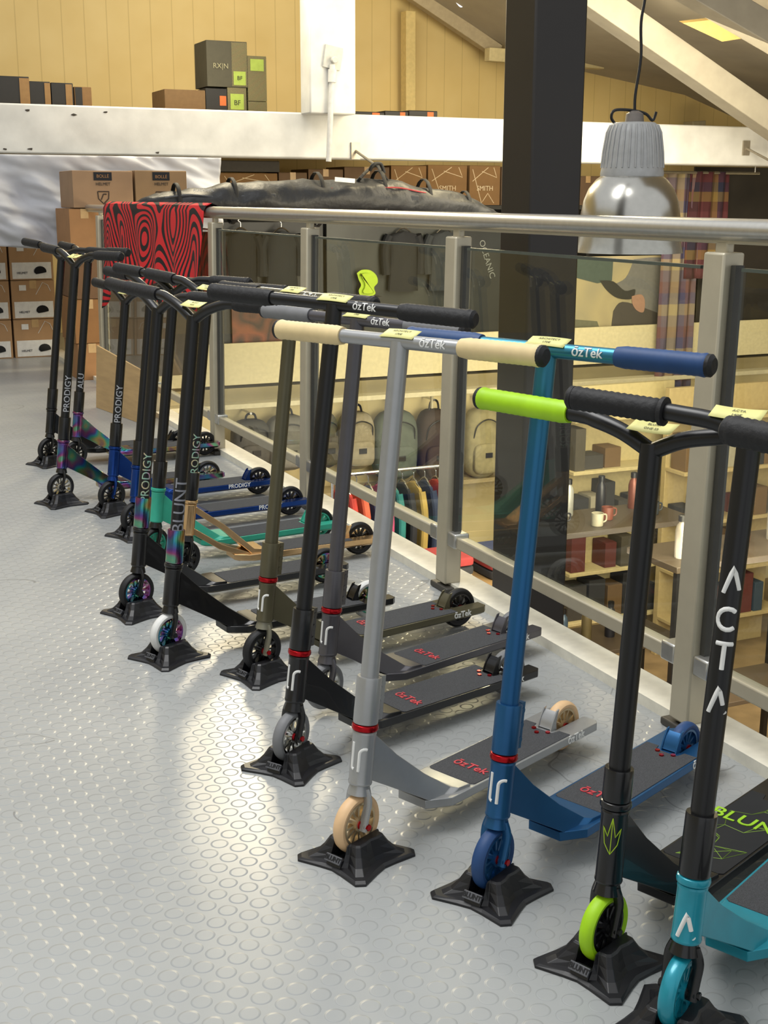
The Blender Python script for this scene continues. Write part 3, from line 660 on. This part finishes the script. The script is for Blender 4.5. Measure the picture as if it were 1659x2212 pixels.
def rooster(ob,h):
    strokes('printed_shield',[[(-.036,.036),(.036,.036),(.032,-.008),(0,-.04),(-.032,-.008),(-.036,.036)],[(-.015,-.015),(0,.02),(.02,.02)]],planar((0,-.002,h),(1,0,0),(0,0,1)),.004,M('#3a2c20',.7),ob)
for (pa,pb,hx,pw) in (((155,368),(289,449),'#94775a',.3),((291,368),(405,449),'#8b7050',.33)):
    o1=carton(pa,pb,CX,.42,M(hx,.8,ns=9),'brown helmet carton with black printed logo','HELMET',.026,(0,.85,pw,.22,BLACK),tpos=.64,tape=False); rooster(o1,.065)
    text('box_lettering','BOLLÉ',.028,planar((0,-.004,(PY(155,368,CX).z-PY(155,449,CX).z)*.85),(1,0,0),(0,0,1)),KR,o1)
bt=PY(405,449,CX)
bm=B_(); box(bm,((x1+bt.x+.05)/2,CX+.22,bt.z/2-.003),((bt.x+.05)-x1-.02,.44,bt.z-.006)); 
finish('storage_cabinet',bm,M('#4a4136',.7),bevel=.004,label='dark storage cabinet behind the railing',category='cabinet')
bm=B_(); h=.33
vs=[G(212,880),G(322,920),G(322,920)+Vector((.03,.05,h*.8)),G(212,880)+Vector((.03,.05,h*1.05))]
nrm=(vs[1]-vs[0]).cross(vs[3]-vs[0]).normalized()*.012
A1=[bm.verts.new(v) for v in vs]; A2=[bm.verts.new(v+nrm) for v in vs]
bm.faces.new(A1); bm.faces.new(A2[::-1])
for i in range(4): bm.faces.new((A1[i],A1[(i+1)%4],A2[(i+1)%4],A2[i]))
finish('plywood_sheet',bm,M('#b3966a',.6,ns=5,stretch=(1,1,8),var=.1),label='plywood sheet leaning against the railing post',category='board')
TY=9.32
def onplat(px0,px1,pytop,Y,d,mat,lab,**k):
    a=PY(px0,pytop,Y); b=PY(px1,pytop,Y); return carton_w(a.x,b.x,zt,a.z,Y,d,mat,lab,**k)
KD=M('#8a6a42',.8)
onplat(-10,62,163,TY,.35,DKC,'small black and brown shoe box on the platform',patch=(.35,.5,.3,.9,KD),tape=False)
onplat(63,108,175,TY,.35,DKC,'small black shoe box on the platform',patch=(.35,.5,.28,.9,KD),tape=False)
onplat(110,157,178,TY,.35,DKC,'small black shoe box on the platform',patch=(.3,.5,.3,.9,KD),tape=False)
onplat(160,197,187,TY,.35,M('#7b5c38',.8),'small brown shoe box on the platform',patch=(-.25,.5,.4,.95,DKC),tape=False)
onplat(355,443,192,TY,.35,M('#6f5535',.8),'brown shoe box on the platform',tape=False)
onplat(444,490,190,TY,.35,DKC,'black shoe box with orange label on the platform',patch=(.3,.5,.3,.4,M('#c8642a',.6)),tape=False)
CK=check_mat('striped_print','#1c1b17','#9a9060',42); LG=M('#9db04a',.6); 
onplat(491,532,188,TY,.3,CK,'black patterned goggle box with lime label',patch=(.0,.45,.7,.6,LG),tape=False,txt='BF',tsize=.05,tpos=.4)
zt2=PY(491,188,TY).z
a=PY(445,86,TY); b=PY(533,86,TY); ob=carton_w(a.x,b.x,zt2,a.z,TY,.3,M('#4a4636',.7,ns=20),'dark olive printed box standing upright',tape=False)
text('box_lettering','RX|N',.05,planar((-.05,-.004,(a.z-zt2)*.45),(1,0,0),(0,0,1)),M('#9a9474',.7),ob)
bm=B_(); box(bm,((b.x-a.x)*.3,-.0012,(a.z-zt2)*.5),((b.x-a.x)*.38,.002,(a.z-zt2)*.96)); finish('printed_band',bm,CK,ob)
bm=B_(); box(bm,((b.x-a.x)*.3,-.003,(a.z-zt2)*.2),((b.x-a.x)*.3,.003,(a.z-zt2)*.3)); finish('box_label',bm,LG,ob)
text('box_lettering','BF',.04,planar(((b.x-a.x)*.3,-.006,(a.z-zt2)*.2),(1,0,0),(0,0,1)),DKC,ob)
a=PY(534,120,TY); b=PY(575,120,TY); zz1=PY(534,218,TY).z
carton_w(a.x,b.x,zt,zz1-.002,TY,.3,CK,'black patterned goggle box',tape=False)
carton_w(a.x,b.x,zz1,a.z,TY,.3,CK,'black patterned goggle box with lime label',patch=(0,.80,.7,.26,LG),tape=False)
for i,(xa_,xb_) in enumerate(((757,830),(832,882),(884,945))):
    onplat(xa_,xb_,240-i,TY-.02,.3,DKC,'flat black shoe box with orange label',patch=(.25,.55,.22,.6,M('#c8642a',.6)),tape=False)
# ---------------------------------------------------------------- beyond the stairwell, upper level
UY=10.35
zs_=PY(900,443,UY).z
bm=B_(); xl=PY(466,443,UY).x; xr=10.5
box(bm,((xl+xr)/2,UY+.25,zs_-.02),(xr-xl,.5,.035)); 
for k in range(7): box(bm,(xl+.02+(xr-xl-.04)*k/6,UY+.25,(zs_-.04)/2),(.035,.48,zs_-.04))
box(bm,((xl+xr)/2,UY+.5,zs_/2),(xr-xl,.02,zs_-.02)); box(bm,((xl+xr)/2,UY+.25,.42),(xr-xl,.48,.025))
finish('display_shelf_unit',bm,M('#35342f',.6),label='dark open display shelf unit beyond the stairwell',category='shelf')
bx=[(472,600,373),(602,664,372),(666,742,365),(744,842,360),(845,922,357),(925,1010,356),(1015,1082,357),(1084,1180,360),(1182,1240,360),(1242,1300,380)]
for i,(xa_,xb_,yt) in enumerate(bx):
    a=PY(xa_,yt,UY); b=PY(xb_,yt,UY); sm=i in (0,4,5,6)
    ob=carton_w(a.x,b.x-.004,zs_,a.z,UY,.42,M('#80603a' if sm else '#66503a',.8,ns=9),'brown carton with printed mountain lines on the shelf' if sm else 'brown carton on the display shelf',txt='SMITH' if sm and i>4 else None,tsize=.06,txtmat=M('#d8c6a4',.7),tape=not sm,tpos=.42)
    if sm:
        w=b.x-a.x; hh=a.z-zs_
        for pth in ([(-.4*w,hh*.9),(-.1*w,hh*.05),(.1*w,hh*.3),(.3*w,hh*.05)],[(-.1*w,hh*.85),(.38*w,hh*.7),(.28*w,hh*.95)],[(-.4*w,hh*.6),(.1*w,hh*.95)]):
            strokes('printed_line',[pth],planar((0,-.002,0),(1,0,0),(0,0,1)),.003,M('#d8c6a4',.7),ob)
carton((472,346),(604,372),UY,.3,M('#3a3630',.7),'dark flat carton on top of a brown carton',tape=False)
UB=10.04
def board(name,p0,p1,Y,mat,label,cat='board',t=.02,ground=True,**k):
    a=PY(*p0,Y); b=PY(*p1,Y); z_=0.001 if ground else b.z; bm=B_(); box(bm,((a.x+b.x)/2,Y+t/2,(a.z+z_)/2),(b.x-a.x,t,a.z-z_)); return finish(name,bm,mat,label=label,category=cat,bevel=.002,**k)
OR=ramp_mat('orange_print',['#2a1c14','#6a3822','#33221a','#8f4c2c','#4a2c1c'],4,.5,0)
pst=board('printed_poster',(500,655),(662,758),UB,OR,'dark orange printed poster on the stairwell edge','poster')
bk=board('backdrop_board',(466,480),(700,758),UB+.03,M('#202223',.5,ns=3,var=.4),'plain black backdrop board above the stairwell')
pn=board('backdrop_board',(705,480),(1000,755),UB,M('#30332f',.4,ns=3,var=.4),'dark grey backdrop board with white print')
pn2=board('backdrop_board',(1004,480),(1236,755),UB,M('#232625',.5,ns=3,var=.4),'dark backdrop board with white slanted print')
pc=board('printed_poster',(1238,555),(1500,725),UB,ramp_mat('cream_print',['#9c9070','#b5a67c','#a59a78','#c0b088'],2,.6,0),'large printed picture of a seated person in grey sweater','poster')
def pxpoly(pts,Y,mat,name,par,**k):
    bm=B_(); A=[bm.verts.new(PY(x,y,Y)) for x,y in pts]; Bv=[bm.verts.new(PY(x,y,Y)+Vector((0,.003,0))) for x,y in pts]
    bm.faces.new(A);bm.faces.new(Bv[::-1]); n=len(pts)
    for i in range(n): bm.faces.new((A[i],A[(i+1)%n],Bv[(i+1)%n],Bv[i]))
    return finish(name,bm,mat,par,**k)
def sm_(pts): return [(p.x,p.y) for p in smooth_path([(x,y,0) for x,y in pts+[pts[0]]],4)[:-1]]
PQ=UB-.004
pxpoly(sm_([(1370,560),(1440,562),(1460,640),(1445,690),(1410,700),(1385,655),(1345,640),(1325,618),(1352,600)]),PQ,M('#77756f',.7),'printed_sweater',pc)
pxpoly(sm_([(1325,672),(1345,652),(1400,668),(1440,688),(1438,723),(1380,723),(1372,700),(1350,723),(1322,723)]),PQ-.003,M('#4b4640',.7),'printed_trousers',pc)
pxpoly(sm_([(1365,640),(1385,636),(1393,650),(1390,674),(1375,670),(1366,655)]),PQ-.009,M('#a9826a',.7),'printed_hand',pc)
pxpoly(sm_([(1296,606),(1325,608),(1350,628),(1372,625),(1365,645),(1335,644),(1312,628)]),PQ-.006,M('#33332e',.7),'printed_glove',pc)
pxpoly([(1242,558),(1325,558),(1322,606),(1290,612),(1244,600)],PQ,M('#4c5a52',.7),'printed_foliage',pc)
pxpoly([(1242,690),(1290,694),(1300,722),(1242,722)],PQ,M('#6b6a54',.7),'printed_ground',pc)
LVY=UB-.075
lv_=pxpoly(sm_([(771,590),(782,583),(800,584),(813,595),(816,610),(808,621),(811,634),(800,640),(781,640),(775,628),(780,616),(775,604)]),LVY,M('#b5d422',.5),'neon_visor',None)
lv_['label']='neon yellow helmet visor on the display shelf'; lv_['category']='visor'
sd=lv_.modifiers.new('s','SOLIDIFY'); sd.thickness=.04
zl=min(v.co.z for v in lv_.data.vertices); a=PY(790,640,LVY)
bm=B_(); box(bm,(a.x,UB-.05,zl-.011),(.3,.1,.02)); finish('display_ledge',bm,M('#2a2b29',.5),pn)
text('board_lettering','FLEX',.10,planar(PY(640,520,UB+.027),(1,0,0),(0,0,1)),M('#55574f',.6),bk)
text('board_lettering','OCEANIC',.08,planar(PY(1052,560,UB-.003),(.35,0,-.94),(.94,0,.35)),M('#7f827c',.6),pn2)
strokes('printed_badge',[arc(0,0,.09,0,360,20),arc(0,0,.05,30,200,8)],planar(PY(1125,670,UB-.003),(1,0,0),(0,0,1)),.008,M('#6f6a5c',.6),pn2)
def garment(x,Y,ztop,h,w,hexc,label,rot,group='jackets on the clothes rail',th=.026,sl=.03):
    bm=B_(); rows=[]
    for t,wd in [(0,.16),(.04,.5),(.09,.62),(.3,.55),(.6,.57),(1,.62)]:
        rows.append([bm.verts.new((th*math.cos(a)*(1+.3*math.sin(a*3+t*4)),wd*w*.5*math.sin(a),-t*h)) for a in [2*math.pi*k/16 for k in range(16)]])
    for r1,r2 in zip(rows,rows[1:]):
        for k in range(16): bm.faces.new((r1[k],r1[(k+1)%16],r2[(k+1)%16],r2[k]))
    bm.faces.new(rows[0]); bm.faces.new(rows[-1][::-1])
    for sy in (-1,1): tube(bm,smooth_path([(0,sy*w*.28,-.06*h),(.01,sy*w*.36,-.3*h),(.0,sy*w*.34,-.72*h)],4),sl,10)
    ob=finish('hanging_jacket',bm,M(hexc,.8,ns=12,var=.15),label=label,category='jacket',group=group,loc=(x,Y,ztop)); ob.rotation_euler=(0,0,rad(rot))
    bm=B_(); tube(bm,smooth_path([(0,-w*.2,-.03),(0,0,.03),(0,w*.2,-.03)],4),.006,6); tube(bm,smooth_path([(0,0,.03),(0,.0,.07),(0,.02,.085),(0,.0,.1)],3),.004,6); finish('hanger',bm,CHR,ob)
    return ob
for px,hexc in ((520,'#17191c'),(608,'#22262a'),(872,'#1b1d20'),(960,'#2a2e30')):
    a=PY(px,500,UB-.06); garment(a.x,UB-.055,a.z,.50,.46,hexc,'black jacket hanging on the backdrop board',90,'black jackets on the backdrop',.035,.04)
PL=plaid_mat('plaid_wool',['#4a2224','#7a6434','#23253a','#542428','#2e2226','#5d3034'],2.2,1.9)
def cloth(px0,px1,py0,py1,Y,mat,label,name='plaid_blanket',amp=.02):
    a=PY(px0,py0,Y); b=PY(px1,py1,Y); bm=B_(); rows=[]
    for i in range(25):
        rows.append([bm.verts.new((a.x+(b.x-a.x)*i/24,Y+amp*math.sin(i*.9+k*.15),a.z+(b.z-a.z)*k/14)) for k in range(15)])
    for r1,r2 in zip(rows,rows[1:]):
        for k in range(14): bm.faces.new((r1[k],r1[k+1],r2[k+1],r2[k]))
    o=finish(name,bm,mat,label=label,category='blanket'); s_=o.modifiers.new('s','SOLIDIFY'); s_.thickness=.01; return o
cloth(1492,1562,370,600,9.80,PL,'dark red plaid blanket hanging from a rail')
cloth(1440,1488,370,840,9.82,plaid_mat('plaid2',['#6a5d62','#9c8c66','#4a4660','#6c4a44'],3,2.4),'faded plaid blanket hanging from a rail')
bm=B_(); a=PY(1420,372,9.8); b=PY(1640,372,9.8); cyl(bm,Vector((a.x,9.8,a.z)),Vector((b.x,9.8,a.z)),.014)
for x_ in (a.x+.05,b.x-.05): cyl(bm,(x_,9.8,a.z),(x_,9.8,1.5),.008)
finish('hanging_rail',bm,CHR,label='thin steel rail carrying plaid blankets',category='rail')
board('backdrop_board',(1502,360),(1700,760),UB,M('#2c2822',.6,ns=2,var=.4),'dark backdrop board by the blankets')
def hook(px,py,px2,py2):
    bm=B_(); a=PY(px,py,BY-.01); box(bm,(a.x,BY-.008,a.z),(.07,.016,.12)); b=PY(px2,py2,BY-.3); tube(bm,[Vector((a.x,BY-.01,a.z)),b],.01,8); return finish('beam_hook',bm,M('#a29a8a',.4,.6),label='grey steel hook bracket screwed to the beam',category='hook',group='beam hooks'),b
hk,hb_=hook(768,326,812,357); hook(1612,320,1668,350)
bagY=7.95
pts=[(290,450),(335,438),(400,434),(500,434),(620,432),(740,430),(800,428),(870,434),(960,446),(1040,462),(1095,480)]
rr=[.03,.07,.10,.125,.15,.16,.165,.155,.13,.09,.03]
P3=[PY(x,y,bagY) for x,y in pts]; Ps=smooth_path(P3,8); rs=[]
for i in range(len(Ps)):
    t=i/8; k=min(int(t),len(rr)-2); rs.append(rr[k]+(rr[k+1]-rr[k])*(t-k))
bm=B_(); tube(bm,Ps,.1,40,rz=.075,radii=rs)
for v in bm.verts:
    q=v.co; d=.020*noise.noise(Vector((q.x*3.5,q.y*4,q.z*6)))+.014*noise.noise(Vector((q.x*9,q.y*8,q.z*16)))+.009*abs(noise.noise(Vector((q.x*22,q.y*9,q.z*9))))
    v.co.z+=d; v.co.y-=d
bag=finish('ski_bag',bm,M('#14171c',.5,ns=30,var=.3,bump=.35,name='black_nylon'),label='long black padded ski bag with red piping hung from the beam',category='bag',ang=180)
for (a0,b0_,dz,nm) in ((8,34,.03,'zip_line'),(36,60,.07,'red_piping'),(30,68,-.01,'red_piping')):
    bm=B_(); tube(bm,[p+Vector((0,-rs[i]*.74-.012,dz+.006*math.sin(i*.5))) for i,p in enumerate(Ps) if a0<i<b0_],.005,6); finish(nm,bm,M('#8c2028',.6) if nm=='red_piping' else M('#3a3f48',.5),bag)
for k in (14,24,36,50,60,68):
    bm=B_(); p=Ps[k]; r=rs[k]+.012; tube(bm,[p+Vector((0,-r*.82*math.cos(a),r*1.03*math.sin(a))) for a in [rad(x) for x in range(-80,261,20)]],.014,8,rz=.006); finish('webbing_strap',bm,M('#08080a',.7),bag)
bm=B_(); p=PY(745,389,bagY-.14); box(bm,(0,0,0),(.14,.004,.028),Matrix.Translation(p)@Matrix.Rotation(rad(4),4,'Y')); finish('barcode_label',bm,WH,bag)
for px,py in ((700,432),(890,430),(580,426)):
    bm=B_(); p=PY(px,py,bagY-.13); box(bm,(0,0,0),(.1,.03,.05),Matrix.Translation(p)); finish('padded_patch',bm,M('#22262d',.7),bag,bevel=.01)
p=PY(440,411,bagY-.13); text('bag_lettering','ROSSIGNOL',.024,planar(p,(1,0,.02),(0,0,1)),M('#9ea2a8',.6),bag)
bm=B_(); e=hb_; tube(bm,smooth_path([PY(768,398,bagY),PY(788,374,bagY),e,PY(824,372,bagY),PY(842,398,bagY)],5),.011,8); tube(bm,smooth_path([PY(799,368,bagY),PY(806,356,bagY-.02),PY(822,354,bagY),PY(830,374,bagY)],5),.012,8); finish('carry_strap',bm,M('#0c0c0e',.7),bag)
# ---------------------------------------------------------------- LAMP
dep=5.3; rim=PD(1357,545,dep); u=dep/FPX
lr=bpy.data.objects.new('pendant_lamp',None); col.objects.link(lr); lr.location=rim; lr['label']='industrial pendant lamp with spun aluminium bell shade and ribbed housing'; lr['category']='lamp'
SH=M('#c4c2ba',.24,1,ns=30,var=.04,name='spun_aluminium')
def prof(L): return [(w/2*u,(548-y)*u) for w,y in L]
o_=[(212,498),(211,470),(200,440),(180,415),(150,396),(128,388)]
bm=B_(); lathe(bm,prof(o_)+[(w/2*u-.004,(548-y)*u) for w,y in o_[::-1]],None,48,'loop'); finish('lamp_shade',bm,SH,lr)
bm=B_(); lathe(bm,prof([(212,500),(222,530),(230,545),(232,548),(226,548),(206,502)]),None,48,'loop'); finish('shade_collar',bm,M('#b8b7ae',.2,.7),lr)
bm=B_(); lathe(bm,prof([(132,392),(134,384),(130,372),(124,340),(112,300),(100,285),(86,280),(30,278)]),None,40)
for k in range(30):
    a=2*math.pi*k/30; p=[Vector((math.cos(a)*r,math.sin(a)*r,z)) for r,z in prof([(131,372),(126,340),(114,300),(100,285)])]; tube(bm,p,.0035,6)
finish('lamp_housing',bm,M('#acadac',.5,.1),lr)
bm=B_(); lathe(bm,prof([(40,278),(36,262),(16,256)]),None,20); finish('lamp_cap',bm,M('#77706a',.5),lr)
pl_=lambda x,y:rh*((x-1357)*u)+Vector((0,0,(548-y)*u))
bm=B_(); tube(bm,smooth_path([pl_(1318,284),pl_(1308,270),pl_(1315,255),pl_(1350,255),pl_(1380,262),pl_(1395,275),pl_(1402,258)],6),.006,8); finish('power_lead',bm,BLACK,lr)
bm=B_(); tube(bm,smooth_path([pl_(1357,262),pl_(1356,225),pl_(1364,150),pl_(1361,80),pl_(1368,0),pl_(1366,-250)],6),.006,8); finish('suspension_cable',bm,BLACK,lr)
bm=B_(); bmesh.ops.create_uvsphere(bm,u_segments=16,v_segments=12,radius=.06); finish('light_bulb',bm,M('#fff4d8',.3,emis=4),lr,loc=(0,0,.16))
# ---------------------------------------------------------------- LOWER LEVEL
LY=VY+.2
def sell(bm,c,s,e=.5,seg=20):
    c=Vector(c); rings=[]
    sg=lambda v,p:math.copysign(abs(v)**p,v)
    for i in range(1,12):
        ph=-math.pi/2+math.pi*i/12
        rings.append([bm.verts.new(c+Vector((s[0]*sg(math.cos(ph),e)*sg(math.cos(t),e),s[1]*sg(math.cos(ph),e)*sg(math.sin(t),e),s[2]*sg(math.sin(ph),e)))) for t in [2*math.pi*k/seg for k in range(seg)]])
    for a,b in zip(rings,rings[1:]):
        for k in range(seg): bm.faces.new((a[k],a[(k+1)%seg],b[(k+1)%seg],b[k]))
    bm.faces.new(rings[0][::-1]); bm.faces.new(rings[-1])
def backpack(px,pyt,pyb,wpx,Y,hexc,label):
    a=PY(px,pyt,Y); b=PY(px,pyb,Y); h=a.z-b.z; w=PY(px+wpx/2,pyb,Y).x-PY(px-wpx/2,pyb,Y).x; m_=M(hexc,.8,ns=20,var=.15,bump=.4)
    bm=B_(); sell(bm,(0,0,h*.5),(w/2,.12,h*.5),.62); ob=finish('backpack',bm,m_,label=label,category='backpack',group='backpacks on the lower wall',loc=(a.x,Y,b.z))
    bm=B_(); sell(bm,(0,-.11,h*.3),(w*.38,.05,h*.22),.5); pk=finish('front_pocket',bm,m_,ob)
    bm=B_(); box(bm,(0,-.165,h*.36),(.07,.006,.045)); finish('woven_patch',bm,M('#2a2826',.7),pk)
    bm=B_(); tube(bm,smooth_path([(-.05,-.02,h*.96),(-.03,-.02,h*1.1),(.03,-.02,h*1.1),(.05,-.02,h*.96)],5),.01,8); finish('carry_loop',bm,BLACK,ob)
    bm=B_(); tube(bm,smooth_path([(-w*.36,-.1,h*.6),(-w*.3,-.13,h*.78),(0,-.135,h*.86),(w*.3,-.13,h*.78),(w*.36,-.1,h*.6)],5),.006,6); finish('zip_line',bm,M('#1d1c1a',.5),ob)
    bm=B_(); cyl(bm,(0,-.03,h*1.12),(0,.3+LY-Y-.26,h*1.12),.01); finish('wall_hook',bm,CHR,ob)
for px,t,b_,w,c_,lb in ((540,905,1010,80,'#4c4a44','charcoal backpack hanging on wall hook'),(618,895,1015,88,'#7d7a70','light grey backpack hanging on wall hook'),(768,888,1012,74,'#a0957a','beige backpack hanging on wall hook'),(852,885,1038,92,'#5d6558','sage green backpack hanging on wall hook'),(935,882,1038,66,'#3f3026','dark brown backpack hanging on wall hook'),(1040,880,1030,72,'#9a9068','sand backpack hanging on wall hook'),(1135,870,1030,80,'#35332f','black backpack hanging on wall hook'),(1280,850,980,96,'#6a6550','olive backpack hanging on wall hook'),(1385,850,985,90,'#3a3834','dark grey backpack hanging on wall hook'),(700,890,1010,50,'#57503f','brown backpack hanging on wall hook')):
    backpack(px,t,b_,w,LY-.16,c_,lb)
def shelfw(py,Y,x0,x1,d,mat,label,t=.04):
    z=PY(800,py,Y).z; bm=B_(); box(bm,((x0+x1)/2,Y+d/2,z),(x1-x0,d,t))
    for k in range(4): box(bm,(x0+.1+(x1-x0-.2)*k/3,Y+d-.02,z-.08),(.02,.03,.14))
    return finish('long_shelf',bm,mat,label=label,category='shelf',bevel=.003),z
shelfw(1062,9.95,2.6,10,.28,M('#a89870',.5),'long cream wall shelf under the backpacks')
shelfw(860,9.78,2.2,10.5,.16,M('#d8cda8',.5),'bright cream ledge above the backpacks')
GY=8.6; gz=PY(850,1045,GY).z
xs=PY(745,1045,GY).x; xe_=PY(965,1045,GY).x
rt=bpy.data.objects.new('clothes_rail',None); col.objects.link(rt); rt.location=((xs+xe_)/2,GY,-2.8); rt['label']='chrome clothes rail with hanging jackets'; rt['category']='clothes rail'
bm=B_(); L=xe_-xs+.2; H_=gz+.105+2.8
cyl(bm,(-L/2,0,H_),(L/2,0,H_),.014)
finish('rail',bm,CHR,rt)
for sx in (-1,1):
    bm=B_(); cyl(bm,(sx*L/2,0,0),(sx*L/2,0,H_),.014); cyl(bm,(sx*L/2,-.25,.02),(sx*L/2,.25,.02),.014); finish('upright',bm,CHR,rt)
gc=['#a03028','#b9553a','#2f3a58','#a8446a','#26706c','#1f2024','#a9904a','#26314a','#a33a30','#6a6a66']
gn=['red','orange','navy','pink','teal','black','mustard','dark blue','bright red','grey']
for i in range(10):
    garment(xs+(xe_-xs)*i/9,GY,gz,.85,.5,gc[i],'%s jacket hanging on the clothes rail'%gn[i],0)
def table(pxc,pyt,Y,w,d,mat,label):
    a=PY(pxc,pyt,Y); h=a.z+2.8
    r=bpy.data.objects.new('display_table',None); col.objects.link(r); r.location=(a.x,Y,-2.8); r['label']=label; r['category']='table'
    bm=B_(); box(bm,(0,0,h-.02),(w,d,.04)); finish('table_top',bm,mat,r,bevel=.004)
    bm=B_(); box(bm,(0,0,h*.5),(w-.06,d-.04,.03)); finish('lower_shelf',bm,mat,r,bevel=.003)
    for sx in (-1,1):
        for sy in (-1,1):
            bm=B_(); box(bm,(sx*(w/2-.03),sy*(d/2-.03),h/2-.02),(.035,.035,h-.04)); finish('leg',bm,BLACK,r)
    return a,h
def mug(x,y,z,hexc):
    bm=B_(); lathe(bm,[(.036,0),(.04,.004),(.042,.09),(.038,.09),(.036,.01)],None,20); tube(bm,smooth_path([(.04,0,.075),(.07,0,.07),(.07,0,.03),(.04,0,.02)],4),.006,8)
    finish('mug',bm,M(hexc,.4),label='enamel mug on the display table',category='mug',group='mugs on display',loc=(x,y,z))
def bottle(x,y,z,hexc):
    bm=B_(); lathe(bm,[(.035,0),(.037,.01),(.037,.17),(.03,.2),(.02,.215),(.02,.225)],None,20); ob=finish('drinking_bottle',bm,M(hexc,.35,.3),label='insulated drinking bottle on display table',category='bottle',group='bottles on display',loc=(x,y,z))
    bm=B_(); lathe(bm,[(.024,.225),(.024,.26),(.016,.265)],None,16); finish('bottle_cap',bm,BLACK,ob)
rj=random.Random(11)
ta,th_=table(1290,1120,7.2,1.3,.55,M('#3b3226',.5,ns=8),'dark wooden display table on the lower floor')
for i in range(6): mug(ta.x-.52+i*.19+rj.uniform(-.03,.03),7.03+.12*(i%2),ta.z,['#a0998c','#26262a','#98927c','#6c3a2a','#a6a296','#34383c'][i])
for i in range(4): bottle(ta.x-.4+i*.26+rj.uniform(-.05,.05),7.36,ta.z,['#2c4a40','#97978f','#202024','#6a3a2c'][i])
for i in range(5): bottle(ta.x-.45+i*.2,7.2,-2.8+th_*.5+.015,['#a6a494','#3c4c5a','#5a5034','#202024','#8c8878'][i])
ta,th_=table(1580,1180,6.0,1.2,.5,M('#3c3226',.5,ns=8),'dark metal display table with bottles')
for i in range(5): bottle(ta.x-.45+i*.2,6.0+rj.uniform(-.1,.1),ta.z,['#80786c','#26262a','#3a5048','#6c4a3a','#86827a'][i])
ta,th_=table(900,1260,7.0,1.6,.6,M('#8a7048',.5,ns=8),'low wooden table with folded clothes')
for i in range(4):
    for j in range(3):
        bm=B_(); sell(bm,(0,0,.03),(.14,.17,.03),.3); finish('folded_garment',bm,M(['#8a2c2c','#2c3454','#b0a890','#24262a'][(i+j)%4],.85),label='folded garment stacked on the low table',category='clothing',group='folded garments',loc=(ta.x-.6+i*.4,7.0,ta.z+.06*j))
bm=B_()
box(bm,(2.15,1.85,-.22),(.36,.62,.03)); 
for x_ in (2.0,2.30):
    for y_ in (1.58,2.12): box(bm,(x_,y_,-1.52),(.035,.035,2.56))
finish('perforated_rack',bm,perf_mat(),label='perforated metal rack top beside the stairwell',category='rack')
for i,(px,Yr,cx_) in enumerate(((1620,8.5,'#b09c6c'),(1380,8.9,'#c4b482'))):
    a=PY(px,760,Yr); bm=B_(); box(bm,(0,0,1.2),(1.2,.06,2.4)); 
    for k in range(5): box(bm,(0,-.16,.35+k*.45),(1.2,.27,.03))
    finish('shelving_rack',bm,M(cx_,.6),label='cream shelving rack on the lower floor',category='shelf',loc=(a.x,Yr+.3,-2.8),bevel=.003)
    for k in range(4):
        x_=a.x-.57
        for j in range(7):
            w_=rj.uniform(.09,.2); h_=rj.uniform(.12,.38)
            if x_+w_>a.x+.58: break
            if rj.random()<.9: carton_w(x_,x_+w_,-2.8+.366+k*.45,-2.8+.366+k*.45+h_,Yr+.03+rj.uniform(0,.04),.2,M(rj.choice(['#2b2b2b','#6a5232','#98917a','#5a2a24','#33424e','#3d3a34','#1e1e20','#4a4436']),.7),'small product box on the shelving rack',tape=False,group='product boxes on racks')
            x_+=w_+rj.uniform(.005,.04)
# ---------------------------------------------------------------- LIGHTS
def area(name,loc,target,size,power,colr,sy=None):
    l=bpy.data.lights.new(name,'AREA'); l.energy=power; l.color=colr; l.size=size
    if sy: l.shape='RECTANGLE'; l.size_y=sy
    o=bpy.data.objects.new(name,l); col.objects.link(o); o.location=loc; o.rotation_euler=(Vector(target)-Vector(loc)).to_track_quat('-Z','Y').to_euler(); return o
area('skylight_lamp',(0,3.0,5),(0.6,3.0,0),2.6,190,(1,.99,.97),2.6)
area('gable_lamp',(2.85,8.9,3.15),(.9,2.7,0),.75,95,(1,.86,.58))
area('dormer_lamp',(4.95,8.3,2.95),(1.4,2.6,0),.5,70,(1,.84,.52))
area('wall_washer',(3.0,8.2,4.0),(4.5,11.4,2.4),2,60,(1,.92,.74))
area('stairwell_lamp',(5.5,6.8,2.0),(5.5,9.9,-.8),2.0,140,(1,.88,.64))
area('lower_lamp',(4.5,5,-.2),(5.5,8.5,-2.4),2,210,(1,.87,.62))
area('ceiling_fill',(5.2,6,-1.2),(7,7.5,3),1.5,40,(1,.92,.78))  # added fill from below to brighten the roof underside, no fixture there
w=bpy.data.worlds.new('world'); sc.world=w; w.use_nodes=True; bg=w.node_tree.nodes['Background']; bg.inputs[0].default_value=(.96,.98,1,1); bg.inputs[1].default_value=.74
